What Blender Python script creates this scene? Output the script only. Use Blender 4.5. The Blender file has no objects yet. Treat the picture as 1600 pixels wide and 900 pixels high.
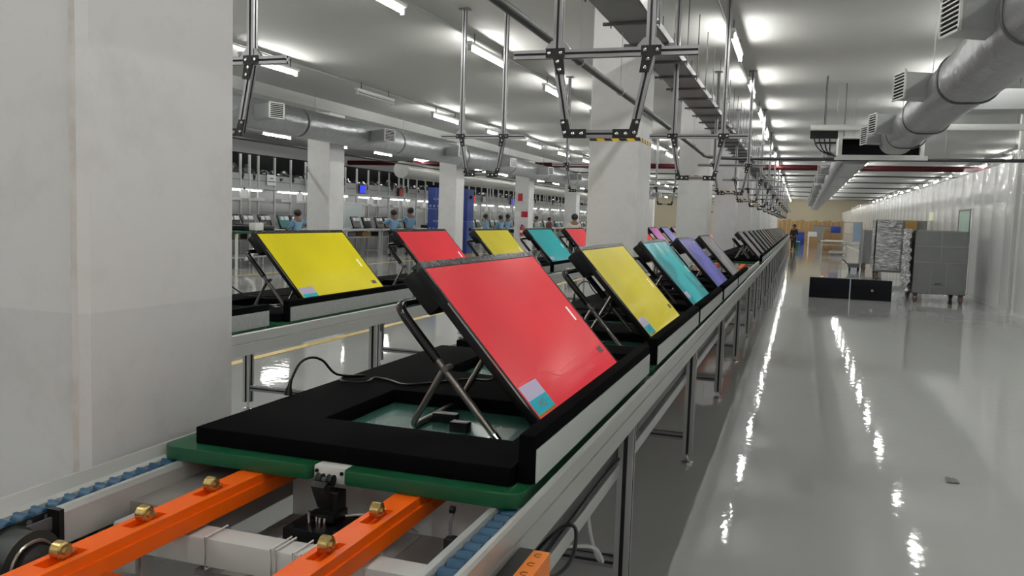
import bpy, bmesh, math, random
from math import sin, cos, pi, radians, sqrt
from mathutils import Vector, Matrix, noise

S = 1.1                       # metres per plan unit
scene = bpy.context.scene
COL = scene.collection

# ------------------------------------------------------------------ camera, world, exposure
def cam_axes(yaw, pitch, roll):
    f = Vector((-sin(yaw)*cos(pitch), cos(yaw)*cos(pitch), -sin(pitch)))
    r = Vector((cos(yaw), sin(yaw), 0)); u = r.cross(f)
    return cos(roll)*r + sin(roll)*u, -sin(roll)*r + cos(roll)*u, f
_r, _u, _f = cam_axes(.3262, .0848, .0321)
cam_data = bpy.data.cameras.new('camera'); cam = bpy.data.objects.new('camera', cam_data); COL.objects.link(cam)
cam_data.sensor_width = 36; cam_data.lens = 36*1313/1600; cam_data.clip_start = .05; cam_data.clip_end = 300
cam.matrix_world = Matrix(((_r.x, _u.x, -_f.x, 0), (_r.y, _u.y, -_f.y, 0), (_r.z, _u.z, -_f.z, 1.45*S), (0, 0, 0, 1)))
scene.camera = cam
world = bpy.data.worlds.new('world'); scene.world = world; world.use_nodes = True
world.node_tree.nodes['Background'].inputs[0].default_value = (.8, .85, .9, 1)
world.node_tree.nodes['Background'].inputs[1].default_value = .05
vs = scene.view_settings
vs.view_transform = 'Standard'; vs.look = 'None'; vs.exposure = 0; vs.gamma = 1; vs.use_curve_mapping = False
TUBE_L = 80.0                 # radiance of the fluorescent tubes
scene.cycles.max_bounces = 6; scene.cycles.diffuse_bounces = 4; scene.cycles.glossy_bounces = 4
scene.cycles.transparent_max_bounces = 10; scene.cycles.sample_clamp_indirect = 6
scene.cycles.use_denoising = True

# ------------------------------------------------------------------ materials
MAT = {}
def mat(name, col, rough=.5, metal=0, emit=None, es=0, coat=0, spec=.5, alpha=1, bump=None, vary=None, trans=0):
    """bump=(scale,strength,detail); vary=(scale,amount,colour)"""
    if name in MAT: return MAT[name]
    m = bpy.data.materials.new(name); m.use_nodes = True; MAT[name] = m
    nt = m.node_tree; b = nt.nodes['Principled BSDF']
    c = (*col, 1) if len(col) == 3 else col
    b.inputs['Base Color'].default_value = c; b.inputs['Roughness'].default_value = rough
    b.inputs['Metallic'].default_value = metal; b.inputs['Specular IOR Level'].default_value = spec
    b.inputs['Coat Weight'].default_value = coat; b.inputs['Coat Roughness'].default_value = .05
    b.inputs['Alpha'].default_value = alpha; b.inputs['Transmission Weight'].default_value = trans
    if emit: b.inputs['Emission Color'].default_value = (*emit, 1); b.inputs['Emission Strength'].default_value = es
    tc = nt.nodes.new('ShaderNodeTexCoord')
    if bump:
        n = nt.nodes.new('ShaderNodeTexNoise'); n.inputs['Scale'].default_value = bump[0]; n.inputs['Detail'].default_value = bump[2] if len(bump) > 2 else 3
        k = nt.nodes.new('ShaderNodeBump'); k.inputs['Strength'].default_value = bump[1]; k.inputs['Distance'].default_value = bump[3] if len(bump) > 3 else .02
        nt.links.new(tc.outputs['Object'], n.inputs['Vector']); nt.links.new(n.outputs['Fac'], k.inputs['Height']); nt.links.new(k.outputs['Normal'], b.inputs['Normal'])
    if vary:
        n = nt.nodes.new('ShaderNodeTexNoise'); n.inputs['Scale'].default_value = vary[0]; n.inputs['Detail'].default_value = 5; n.inputs['Roughness'].default_value = .65
        r = nt.nodes.new('ShaderNodeMapRange'); r.inputs[1].default_value = .42; r.inputs[2].default_value = .72; r.inputs[4].default_value = vary[1]
        x = nt.nodes.new('ShaderNodeMix'); x.data_type = 'RGBA'; x.inputs[6].default_value = c; x.inputs[7].default_value = (*vary[2], 1)
        nt.links.new(tc.outputs['Object'], n.inputs['Vector']); nt.links.new(n.outputs['Fac'], r.inputs[0]); nt.links.new(r.outputs[0], x.inputs[0]); nt.links.new(x.outputs[2], b.inputs['Base Color'])
    return m

def floor_material():
    m = mat('epoxy_floor', (.30, .305, .30), .16, spec=.42)
    nt = m.node_tree; b = nt.nodes['Principled BSDF']; L = nt.links.new
    tc = nt.nodes.new('ShaderNodeTexCoord')
    mp = nt.nodes.new('ShaderNodeMapping'); mp.inputs['Scale'].default_value = (1.0, .25, 1)
    n1 = nt.nodes.new('ShaderNodeTexNoise'); n1.inputs['Scale'].default_value = .9; n1.inputs['Detail'].default_value = 6
    L(tc.outputs['Object'], mp.inputs[0]); L(mp.outputs[0], n1.inputs['Vector'])
    mx = nt.nodes.new('ShaderNodeMix'); mx.data_type = 'RGBA'; mx.inputs[6].default_value = (.43, .435, .43, 1); mx.inputs[7].default_value = (.54, .545, .535, 1)
    L(n1.outputs['Fac'], mx.inputs[0]); L(mx.outputs[2], b.inputs['Base Color'])
    rr = nt.nodes.new('ShaderNodeMapRange'); rr.inputs[3].default_value = .02; rr.inputs[4].default_value = .07; L(n1.outputs['Fac'], rr.inputs[0]); L(rr.outputs[0], b.inputs['Roughness'])
    n2 = nt.nodes.new('ShaderNodeTexNoise'); n2.inputs['Scale'].default_value = 8.0; n2.inputs['Detail'].default_value = 2
    bp = nt.nodes.new('ShaderNodeBump'); bp.inputs['Strength'].default_value = .055; bp.inputs['Distance'].default_value = .02
    L(tc.outputs['Object'], n2.inputs['Vector']); L(n2.outputs['Fac'], bp.inputs['Height']); L(bp.outputs['Normal'], b.inputs['Normal'])
    return m

def pillar_material(name, tone_z):
    m = mat(name, (.56, .55, .54), .55)
    nt = m.node_tree; b = nt.nodes['Principled BSDF']; L = nt.links.new
    tc = nt.nodes.new('ShaderNodeTexCoord')
    n = nt.nodes.new('ShaderNodeTexNoise'); n.inputs['Scale'].default_value = 3; n.inputs['Detail'].default_value = 8; n.inputs['Roughness'].default_value = .7
    r = nt.nodes.new('ShaderNodeMapRange'); r.inputs[1].default_value = .5; r.inputs[2].default_value = .78
    x = nt.nodes.new('ShaderNodeMix'); x.data_type = 'RGBA'; x.inputs[6].default_value = (.68, .672, .672, 1); x.inputs[7].default_value = (.58, .565, .555, 1)
    L(tc.outputs['Object'], n.inputs['Vector']); L(n.outputs['Fac'], r.inputs[0]); L(r.outputs[0], x.inputs[0])
    # scuffs: stretched dark scratches
    mp = nt.nodes.new('ShaderNodeMapping'); mp.inputs['Scale'].default_value = (14, 6, 3); mp.inputs['Rotation'].default_value = (.5, .4, .6)
    n2 = nt.nodes.new('ShaderNodeTexNoise'); n2.inputs['Scale'].default_value = 1.6; n2.inputs['Detail'].default_value = 4
    r2 = nt.nodes.new('ShaderNodeMapRange'); r2.inputs[1].default_value = .70; r2.inputs[2].default_value = .76; r2.inputs[4].default_value = .35
    x2 = nt.nodes.new('ShaderNodeMix'); x2.data_type = 'RGBA'; x2.inputs[7].default_value = (.33, .32, .31, 1)
    L(tc.outputs['Object'], mp.inputs[0]); L(mp.outputs[0], n2.inputs['Vector']); L(n2.outputs['Fac'], r2.inputs[0]); L(r2.outputs[0], x2.inputs[0]); L(x.outputs[2], x2.inputs[6])
    # slightly greyer tone below a set height
    sp = nt.nodes.new('ShaderNodeSeparateXYZ'); L(tc.outputs['Object'], sp.inputs[0])
    cm = nt.nodes.new('ShaderNodeMath'); cm.operation = 'LESS_THAN'; cm.inputs[1].default_value = tone_z*S; L(sp.outputs[2], cm.inputs[0])
    x3 = nt.nodes.new('ShaderNodeMix'); x3.data_type = 'RGBA'; x3.blend_type = 'MULTIPLY'; x3.inputs[7].default_value = (.91, .91, .915, 1)
    L(cm.outputs[0], x3.inputs[0]); L(x2.outputs[2], x3.inputs[6]); L(x3.outputs[2], b.inputs['Base Color'])
    bp = nt.nodes.new('ShaderNodeBump'); bp.inputs['Strength'].default_value = .15; bp.inputs['Distance'].default_value = .01; L(n.outputs['Fac'], bp.inputs['Height']); L(bp.outputs['Normal'], b.inputs['Normal'])
    return m

def hazard_material():
    m = mat('hazard_tape', (1, .7, .02), .4)
    nt = m.node_tree; b = nt.nodes['Principled BSDF']; L = nt.links.new
    tc = nt.nodes.new('ShaderNodeTexCoord'); sp = nt.nodes.new('ShaderNodeSeparateXYZ'); L(tc.outputs['Object'], sp.inputs[0])
    def mth(op, a, c):
        q = nt.nodes.new('ShaderNodeMath'); q.operation = op
        for i, s in ((0, a), (1, c)):
            if hasattr(s, 'is_output'): L(s, q.inputs[i])
            else: q.inputs[i].default_value = s
        return q.outputs[0]
    s = mth('ADD', mth('ADD', sp.outputs[0], sp.outputs[1]), sp.outputs[2])
    fr = mth('FRACT', mth('MULTIPLY', s, 5.5), 0.0)
    lt = mth('LESS_THAN', fr, .5)
    x = nt.nodes.new('ShaderNodeMix'); x.data_type = 'RGBA'; x.inputs[6].default_value = (.85, .55, .01, 1); x.inputs[7].default_value = (.01, .01, .01, 1)
    L(lt, x.inputs[0]); L(x.outputs[2], b.inputs['Base Color'])
    return m

def screen_material(name, col, film=False, strength=1.0):
    """a lit display panel; film = a creased protective film lies over it"""
    if name in MAT: return MAT[name]
    strength *= .74
    m = mat(name, (.006, .006, .006), .10 if not film else .2, spec=.32, emit=col, es=strength)
    nt = m.node_tree; b = nt.nodes['Principled BSDF']; L = nt.links.new
    tc = nt.nodes.new('ShaderNodeTexCoord')
    n = nt.nodes.new('ShaderNodeTexNoise'); n.inputs['Scale'].default_value = 1.6 if not film else 3.0; n.inputs['Detail'].default_value = 1 if not film else 0; n.inputs['Distortion'].default_value = 0 if not film else .5
    L(tc.outputs['Object'], n.inputs['Vector'])
    r = nt.nodes.new('ShaderNodeMapRange'); r.inputs[1].default_value = .3; r.inputs[2].default_value = .7
    r.inputs[3].default_value = .86*strength; r.inputs[4].default_value = 1.1*strength
    if film: r.inputs[1].default_value = .46; r.inputs[2].default_value = .54; r.inputs[3].default_value = .66*strength; r.inputs[4].default_value = 1.1*strength
    L(n.outputs['Fac'], r.inputs[0]); L(r.outputs[0], b.inputs['Emission Strength'])
    if film:
        bp = nt.nodes.new('ShaderNodeBump'); bp.inputs['Strength'].default_value = .35; bp.inputs['Distance'].default_value = .03
        L(n.outputs['Fac'], bp.inputs['Height']); L(bp.outputs['Normal'], b.inputs['Normal'])
    return m

M_floor = floor_material(); M_pillar = pillar_material('white_pillar_paint', -1); M_pillar1 = pillar_material('scuffed_pillar_paint', 1.175); M_tape = hazard_material()
M_ceil = mat('ceiling_paint', (.52, .525, .51), .75, vary=(.5, .35, (.46, .465, .45)))
M_alu = mat('anodised_aluminium', (.60, .61, .60), .38, .55)
M_alu2 = mat('satin_aluminium_rail', (.57, .575, .56), .34, .4)
M_slot = mat('dark_slot', (.045, .045, .047), .5)
M_pole = mat('slotted_aluminium', (.38, .375, .39), .3, .65)
M_black = mat('black_plastic', (.006, .006, .007), .3, spec=.3)
M_blackmetal = mat('black_metal', (.02, .02, .021), .4, .3)
M_foam = mat('black_foam', (.0030, .0030, .0038), .95, spec=.05, bump=(220, .25, 2, .003))
M_green = mat('green_plate_plastic', (.008, .085, .032), .3, spec=.35, vary=(5, .5, (.014, .065, .042)))
M_greentop = mat('green_antistatic_mat', (.045, .15, .12), .25, coat=.4)
M_orange = mat('orange_plastic', (.95, .135, .003), .4, spec=.25, vary=(9, .3, (.85, .11, .002)))
M_brass = mat('brass', (.55, .40, .16), .25, .9)
M_blue = mat('blue_roller', (.012, .068, .14), .42)
M_white = mat('white_plastic', (.72, .72, .70), .45)
M_panel = mat('pale_side_panel', (.60, .64, .62), .32)
M_foil = mat('galvanised_panel', (.40, .42, .41), .32, .35, bump=(45, .12, 2), vary=(38, .5, (.55, .57, .55)))
M_steel = mat('brushed_steel_tube', (.30, .27, .25), .28, .85)
M_chrome = mat('chrome', (.7, .7, .7), .12, 1)
M_grey = mat('grey_metal_paint', (.40, .41, .41), .45)
M_lgrey = mat('light_grey_metal', (.58, .58, .565), .42)
M_dgrey = mat('dark_grey_metal', (.10, .10, .105), .45)
M_deck = mat('reflective_deck', (.42, .39, .39), .3, .15)
M_tube = mat('tube_glow', (1, 1, 1), .5, emit=(1.0, 1.0, .95), es=TUBE_L)
M_task = mat('task_tube_glow', (1, 1, 1), .5, emit=(1.0, 1.0, .97), es=9)
M_duct = mat('foil_duct', (.36, .37, .385), .32, .6, bump=(6, .5, 4, .06))
M_ductbox = mat('duct_sheet', (.42, .43, .43), .5, .3)
M_pipe = mat('dark_pipe', (.035, .037, .04), .45)
M_red = mat('red_fire_pipe', (.045, .004, .006), .4, spec=.25)
M_tray = mat('cable_tray_steel', (.28, .28, .285), .45, .5, bump=(90, .4, 1))
M_wallp = mat('white_wall_panel', (.70, .70, .69), .2, coat=.3, bump=(1.3, .25, 2, .03))
M_film = mat('clear_plastic_film', (.85, .86, .87), .08, alpha=.22, bump=(4, .6, 3, .06))
M_film2 = mat('stretch_film', (.22, .225, .23), .10, .3, bump=(9, .8, 3, .06), vary=(11, 1.0, (.80, .80, .82)))  # pale patches in the colour stand in for glints on the film
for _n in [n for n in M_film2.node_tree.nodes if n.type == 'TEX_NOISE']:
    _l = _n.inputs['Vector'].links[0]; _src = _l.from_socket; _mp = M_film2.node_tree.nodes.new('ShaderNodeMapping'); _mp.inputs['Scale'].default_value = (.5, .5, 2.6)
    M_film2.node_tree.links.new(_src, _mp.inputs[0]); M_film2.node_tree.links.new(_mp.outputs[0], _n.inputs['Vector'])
M_cage = mat('grey_cage_sheet', (.22, .225, .225), .45, .3, vary=(3, .5, (.17, .175, .175)))
M_cageframe = mat('grey_cage_frame', (.30, .30, .295), .45, .3)
M_beige = mat('beige_wall', (.58, .52, .38), .7)
M_card = mat('cardboard', (.34, .20, .09), .8)
M_wood = mat('wood_boards', (.38, .23, .09), .7, vary=(3, .7, (.24, .14, .06)))
M_bluebox = mat('blue_carton', (.012, .035, .20), .55, vary=(6, .3, (.02, .06, .26)))
M_bluedrum = mat('blue_drum_plastic', (.01, .05, .30), .4)
M_greenbin = mat('green_bin_plastic', (.005, .13, .07), .4)
M_yline = mat('yellow_floor_paint', (.75, .55, .10), .3)
M_skin = mat('skin', (.20, .105, .065), .6)
M_hair = mat('black_hair', (.008, .007, .007), .6)
M_shirtb = mat('light_blue_shirt', (.20, .36, .52), .8)
M_shirtd = mat('dark_clothes', (.012, .013, .018), .8)
M_shirtc = mat('cream_shirt', (.62, .58, .50), .8)
M_shirtm = mat('maroon_patterned_shirt', (.10, .02, .025), .8, vary=(30, .9, (.30, .18, .16)))
M_pants = mat('dark_trousers', (.012, .014, .022), .8)
M_signred = mat('red_sign', (.45, .02, .03), .4)
M_paper = mat('white_paper', (.80, .80, .79), .6)
M_glass = mat('pane_glass', (.75, .85, .83), .05, alpha=.45)
M_dark = mat('dark_void_panel', (.005, .005, .006), .8, spec=.08)
M_bag = mat('black_plastic_bag', (.02, .02, .022), .15, bump=(20, .8, 3, .03))
M_lilac = mat('sticker_lilac', (.45, .40, .55), .4, emit=(.45, .40, .55), es=.35)
M_cyan = mat('sticker_cyan', (.005, .40, .50), .4, emit=(.005, .40, .50), es=.3)
M_yedge = mat('sticker_yellow', (.75, .40, .05), .4)
M_text = mat('sticker_lettering', (.35, .26, .30), .5)

# ------------------------------------------------------------------ mesh builder
class MB:
    def __init__(s): s.v = []; s.f = []; s.dark = set()
    def add(s, vs_, fs):
        n = len(s.v); s.v += [tuple(p) for p in vs_]; s.f += [tuple(i+n for i in f) for f in fs]; return s
    def box(s, x0, x1, y0, y1, z0, z1):
        return s.add([(x0,y0,z0),(x1,y0,z0),(x1,y1,z0),(x0,y1,z0),(x0,y0,z1),(x1,y0,z1),(x1,y1,z1),(x0,y1,z1)],
                     [(0,3,2,1),(4,5,6,7),(0,1,5,4),(1,2,6,5),(2,3,7,6),(3,0,4,7)])
    def obox(s, c, ax, ay, az, hx, hy, hz):
        c = Vector(c); vv = []
        for k in (-1, 1):
            for i, j in ((-1,-1),(1,-1),(1,1),(-1,1)):
                vv.append(c + ax*hx*i + ay*hy*j + az*hz*k)
        return s.add(vv, [(0,3,2,1),(4,5,6,7),(0,1,5,4),(1,2,6,5),(2,3,7,6),(3,0,4,7)])
    def sweep(s, sec, p0, p1, ux, uy):
        """straight extrusion of a closed 2-D section (list of (a,b)) along p0->p1"""
        p0, p1, ux, uy = Vector(p0), Vector(p1), Vector(ux), Vector(uy); n = len(sec)
        if ux.cross(uy).dot(p1-p0) < 0: sec = [(a, b) for a, b in reversed(sec)]
        vv = [p0 + ux*a + uy*b for a, b in sec] + [p1 + ux*a + uy*b for a, b in sec]
        ff = [(i, (i+1) % n, (i+1) % n + n, i+n) for i in range(n)] + [tuple(reversed(range(n))), tuple(range(n, 2*n))]
        return s.add(vv, ff)
    def prism(s, poly, z0, z1):
        return s.sweep(poly, (0,0,z0), (0,0,z1), (1,0,0), (0,1,0))
    def slot(s, p0, p1, a, side=None):
        """slotted square aluminium profile of side a"""
        p0, p1 = Vector(p0), Vector(p1); d = (p1-p0).normalized()
        ux = Vector((0,1,0)) if abs(d.y) < .9 else Vector((1,0,0)); uy = d.cross(ux).normalized(); ux = uy.cross(d).normalized()
        h, w, q = a/2, a*.14, a*.30; sec = []
        for k in range(4):
            c, t = round(cos(k*pi/2)), round(sin(k*pi/2))
            for px, py in ((h,-h), (h,-w), (h-q,-w), (h-q,w), (h,w)): sec.append((px*c - py*t, px*t + py*c))
        nf, nv = len(s.f), len(s.v); s.sweep(sec, p0, p1, ux, uy)
        inner = set()
        for i in range(nv, len(s.v)):
            r_ = Vector(s.v[i]) - (p0 if i < nv+20 else p1)
            if max(abs(r_.dot(ux)), abs(r_.dot(uy))) < h - q*.5: inner.add(i)
        for i in range(nf, nf+20):
            if any(j in inner for j in s.f[i]): s.dark.add(i)
        return s
    def tube(s, pts, r, n=10, caps=True, closed=False):
        pts = [Vector(p) for p in pts]; m = len(pts); rr = r if isinstance(r, (list, tuple)) else [r]*m
        base = len(s.v); up = None; rings = []
        for i, p in enumerate(pts):
            if closed: t = (pts[(i+1) % m] - pts[i-1]).normalized()
            else: t = (pts[min(i+1, m-1)] - pts[max(i-1, 0)]).normalized()
            if up is None:
                up = Vector((0,0,1)) if abs(t.z) < .9 else Vector((1,0,0))
            a = t.cross(up).normalized(); up = a.cross(t).normalized()
            rings.append([p + (a*cos(2*pi*k/n) + up*sin(2*pi*k/n))*rr[i] for k in range(n)])
        vv = [q for ring in rings for q in ring]; ff = []
        for i in range(m if closed else m-1):
            j = (i+1) % m
            for k in range(n): ff.append((i*n+k, j*n+k, j*n+(k+1) % n, i*n+(k+1) % n)[::-1])
        if caps and not closed: ff += [tuple(range(n))[::1], tuple(reversed(range((m-1)*n, m*n)))]
        return s.add(vv, ff)
    def cyl(s, p0, p1, r, n=14): return s.tube([p0, p1], r, n)
    def ball(s, c, r, n=10, m=7, sc=(1,1,1)):
        vv = [(c[0], c[1], c[2]+r*sc[2])]; ff = []
        for i in range(1, m):
            t = pi*i/m
            for k in range(n): vv.append((c[0]+r*sc[0]*sin(t)*cos(2*pi*k/n), c[1]+r*sc[1]*sin(t)*sin(2*pi*k/n), c[2]+r*sc[2]*cos(t)))
        vv.append((c[0], c[1], c[2]-r*sc[2])); e = len(vv)-1
        for k in range(n):
            ff.append((0, 1+k, 1+(k+1) % n)); ff.append((e, e-n+(k+1) % n, e-n+k))
            for i in range(m-2): ff.append((1+i*n+k, 1+(i+1)*n+k, 1+(i+1)*n+(k+1) % n, 1+i*n+(k+1) % n))
        return s.add(vv, ff)
    def gridsolid(s, xs, ys, z0, z1, holes=()):
        nx, ny = len(xs)-1, len(ys)-1; solid = {(i, j) for i in range(nx) for j in range(ny)} - set(holes)
        V = [(x, y, z) for z in (z0, z1) for y in ys for x in xs]; id_ = lambda i, j, k: k*(nx+1)*(ny+1) + j*(nx+1) + i; F = []
        for i, j in solid:
            F.append((id_(i,j,1), id_(i+1,j,1), id_(i+1,j+1,1), id_(i,j+1,1))); F.append((id_(i,j,0), id_(i,j+1,0), id_(i+1,j+1,0), id_(i+1,j,0)))
            if (i, j-1) not in solid: F.append((id_(i,j,0), id_(i+1,j,0), id_(i+1,j,1), id_(i,j,1)))
            if (i, j+1) not in solid: F.append((id_(i+1,j+1,0), id_(i,j+1,0), id_(i,j+1,1), id_(i+1,j+1,1)))
            if (i-1, j) not in solid: F.append((id_(i,j+1,0), id_(i,j,0), id_(i,j,1), id_(i,j+1,1)))
            if (i+1, j) not in solid: F.append((id_(i+1,j,0), id_(i+1,j+1,0), id_(i+1,j+1,1), id_(i+1,j,1)))
        return s.add(V, F)
    def sheet(s, fn, nu, nv, thick=0):
        V = [fn(i/nu, j/nv) for j in range(nv+1) for i in range(nu+1)]
        return s.add(V, [(j*(nu+1)+i, j*(nu+1)+i+1, (j+1)*(nu+1)+i+1, (j+1)*(nu+1)+i) for j in range(nv) for i in range(nu)])
    def mesh(s, name, material, o=(0,0,0), smooth=True, bevel=0):
        me = bpy.data.meshes.new(name)
        me.from_pydata([((x-o[0])*S, (y-o[1])*S, (z-o[2])*S) for x, y, z in s.v], [], s.f)
        if bevel:
            bm = bmesh.new(); bm.from_mesh(me)
            bm.normal_update()
            ed = [e for e in bm.edges if len(e.link_faces) == 2 and e.calc_face_angle(0) > .5]
            bmesh.ops.bevel(bm, geom=ed, offset=bevel*S, segments=2, profile=.6, affect='EDGES', clamp_overlap=True)
            bm.to_mesh(me); bm.free()
        me.materials.append(material); me.update()
        if s.dark and not bevel:
            me.materials.append(M_slot)
            for i in s.dark: me.polygons[i].material_index = 1
        if smooth: me.shade_smooth(); me.set_sharp_from_angle(angle=radians(38))
        return me

def link(name, data, parent=None, loc=(0,0,0), rz=0, scl=None):
    o = bpy.data.objects.new(name, data); COL.objects.link(o)
    if parent: o.parent = parent
    o.location = (loc[0]*S, loc[1]*S, loc[2]*S)
    if rz: o.rotation_euler = (0, 0, rz)
    if scl: o.scale = scl
    return o
def tag(o, label, cat, group=None, kind=None):
    o['label'] = label; o['category'] = cat
    if group: o['group'] = group
    if kind: o['kind'] = kind
    return o
def thing(name, label, cat, loc=(0,0,0), group=None, rz=0, kind=None):
    o = link(name, None, None, loc, rz); o.empty_display_size = .1
    return tag(o, label, cat, group, kind)
def struct(name, me, label, cat, loc=(0,0,0)): return tag(link(name, me, None, loc), label, cat, kind='structure')
ORD = ['first','second','third','fourth','fifth','sixth','seventh','eighth','ninth','tenth','eleventh','twelfth','thirteenth','fourteenth','fifteenth','sixteenth','seventeenth','eighteenth','nineteenth','twentieth']
TENS = {20: 'twenty', 30: 'thirty', 40: 'forty'}
def nth(i):
    i += 1
    if i <= 20: return ORD[i-1]
    if i % 10 == 0: return {30: 'thirtieth', 40: 'fortieth'}.get(i, '%dth' % i)
    return TENS[i//10*10] + '-' + ORD[i % 10 - 1]
def spline(pts, k=6):
    """Catmull-Rom through points"""
    P = [Vector(p) for p in pts]; out = []
    for i in range(len(P)-1):
        a, b, c, d = P[max(i-1, 0)], P[i], P[i+1], P[min(i+2, len(P)-1)]
        for j in range(k):
            t = j/k; out.append(.5*((2*b) + (c-a)*t + (2*a-5*b+4*c-d)*t*t + (3*b-a-3*c+d)*t**3))
    return out + [P[-1]]
RND = random.Random(5)
X0, X1, Y0, Y1, ZC, X2 = -19.0, 3.55, -9.0, 82.0, 3.85, 10.0

# ================================================================== THE HALL
struct('floor', MB().box(X0-.2, X2+.2, Y0-.2, Y1+.2, -.1, 0).mesh('floor', M_floor, smooth=False), 'polished grey epoxy floor of the factory hall', 'floor')
struct('ceiling', MB().box(X0-.2, X2+.2, Y0-.2, Y1+.2, ZC, ZC+.1).mesh('ceiling', M_ceil, smooth=False), 'plain pale grey concrete ceiling of the hall', 'ceiling')
struct('wall_left', MB().box(X0-.2, X0, Y0-.2, Y1+.2, 0, ZC).mesh('wall_left', mat('grey_left_wall', (.30,.30,.30), .6), smooth=False), 'grey wall behind the far assembly line', 'wall')
struct('wall_back', MB().box(X0, X2+.2, Y1, Y1+.2, 0, ZC).mesh('wall_back', M_beige, smooth=False), 'beige wall closing the far end of the aisle', 'wall')
struct('wall_front', MB().box(X0, X2+.2, Y0-.2, Y0, 0, ZC).mesh('wall_front', mat('near_wall_paint', (.5,.5,.49), .6), smooth=False), 'pale wall at the near end of the hall', 'wall')
struct('wall_outer', MB().box(X2, X2+.2, Y0-.2, Y1+.2, 0, ZC).mesh('wall_outer', mat('outer_wall_paint', (.5,.5,.49), .6), smooth=False), 'pale outer wall seen above the white partition', 'wall')
# right partition: a core with separate facing panels
wr = struct('wall_right', MB().box(X1+.03, X1+.12, Y0, Y1, 0, 2.74).mesh('wall_right_core', mat('partition_core', (.45,.45,.44), .5), smooth=False), 'white glossy panel partition along the aisle with plastic film over its top', 'wall')
pm = MB().box(X1, X1+.03, .008, 1.142, .05, 2.72).mesh('wall_panel', M_wallp, bevel=.006)
y = Y0+.05
while y < 64:
    link('panel', pm, wr, (0, y, 0)); y += 1.15
link('panel', MB().box(X1, X1+.03, y, Y1-.05, .05, 2.72).mesh('wall_panel_far', M_wallp), wr)
struct('baseboard_right', MB().box(X1-.012, X1+.03, Y0, Y1, 0, .06).mesh('baseboard', M_lgrey, smooth=False), 'thin light grey skirting along the foot of the partition', 'baseboard')
# film draped over the top of the partition
def film(u, v):
    yy = 14 + 52*u; q = noise.noise(Vector((yy*1.7, v*2, 3.1))); q2 = noise.noise(Vector((yy*5.1, v*3.2, 7)))
    return (X1 - .02 - .07*v*v - (.02+.13*v**3)*max(0, q)- .02*v*q2 + .22*max(0, v-.9)*10*.3, yy, .12 + 2.72*v + .07*q*v**4)
tag(link('plastic_curtain', MB().sheet(film, 560, 12).mesh('plastic_curtain', M_film)), 'clear wrinkled plastic film hanging down the face of the white partition', 'plastic film')
struct('trim_1', MB().box(X1-.06, X1+.02, 16.55, 16.68, 0, ZC).mesh('wall_post', M_lgrey, bevel=.008), 'white vertical post standing against the partition', 'post')
d = struct('door_1', MB().box(X1-.02, X1+.02, 20.55, 22.2, .02, 1.95).mesh('door_leaf', M_wallp, bevel=.01), 'white partition door with a small glazed pane behind the grey cages', 'door')
fr = link('door_pane_frame', MB().gridsolid([0,.05,.70,1.35,1.40], [0,.04,.5,.54], 0, .02, holes=((1,1),(2,1))).mesh('pane_frame', M_dgrey), d)
fr.matrix_local = Matrix(((0,0,-1,(X1-.02)*S),(1,0,0,20.67*S),(0,1,0,1.40*S),(0,0,0,1)))
for k in range(2):
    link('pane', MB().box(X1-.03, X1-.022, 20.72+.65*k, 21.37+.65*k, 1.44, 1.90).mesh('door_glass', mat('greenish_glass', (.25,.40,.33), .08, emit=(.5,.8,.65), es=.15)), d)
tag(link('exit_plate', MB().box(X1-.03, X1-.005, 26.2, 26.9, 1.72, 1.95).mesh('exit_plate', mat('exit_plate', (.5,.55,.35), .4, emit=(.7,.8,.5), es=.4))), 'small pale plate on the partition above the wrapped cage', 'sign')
# floor lines
for k, (x, w, c) in enumerate(((-4.93, .11, 'wide yellow paint line on the floor beside the rear conveyor'), (-11.3, .09, 'faint yellow paint line on the floor before the assembly benches'))):
    tag(link('floor_line', MB().box(x-w/2, x+w/2, 0, 70, .001, .004).mesh('floor_line', M_yline, smooth=False)), c, 'floor marking', kind='structure')

# pillars
def chamfer_poly(x0, x1, y0, y1, c): return [(x0+c,y0),(x1-c,y0),(x1,y0+c),(x1,y1-c),(x1-c,y1),(x0+c,y1),(x0,y1-c),(x0,y0+c)]
def pillar(x0, x1, y0, y1, label, tape=False, c=.012, m=None):
    o = struct('pillar', MB().prism(chamfer_poly(x0, x1, y0, y1, c), 0, ZC).mesh('pillar', m or M_pillar, ((x0+x1)/2, (y0+y1)/2, 0), smooth=False), label, 'pillar', ((x0+x1)/2, (y0+y1)/2, 0))
    if tape:
        link('hazard_tape', MB().prism(chamfer_poly(x0-.004, x1+.004, y0-.004, y1+.004, c), 2.295, 2.335).mesh('hazard_tape', M_tape, ((x0+x1)/2, (y0+y1)/2, 0), smooth=False), o)
    return o
p1 = pillar(-2.24, -1.66, 1.615, 2.207, 'large scuffed white pillar beside the near conveyor, closest to the viewer', c=.02, m=M_pillar1)
pillar(-2.21, -1.66, 9.0, 9.75, 'white pillar with hazard tape behind the yellow and teal televisions', True)
pillar(-2.24, -1.66, 16.3, 17.0, 'white pillar behind the blue and grey screens, third between the conveyors', True)
for k in range(7): pillar(-2.24, -1.66, 23.6+7.35*k, 24.3+7.35*k, 'white pillar between the conveyors, %s in the row from the viewer' % nth(k+3), True)
colr = []
for k in range(7):
    lab = ['plain white pillar behind the left yellow television', 'white pillar beside the blue carton stacks', 'white pillar with red signs and a fire extinguisher', 'white pillar behind the cream-shirted person'][k] if k < 4 else 'white pillar of the far row, %s from its near end' % nth(k)
    colr.append(pillar(-10.52, -9.95, 16.5+7.3*k, 17.15+7.3*k, lab))
struct('ceiling_beam', MB().box(-10.60,-9.90,Y0,Y1,3.62,ZC).mesh('ceiling_beam', M_ceil, smooth=False), 'shallow pale ceiling beam along the far pillar row', 'beam')
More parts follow.
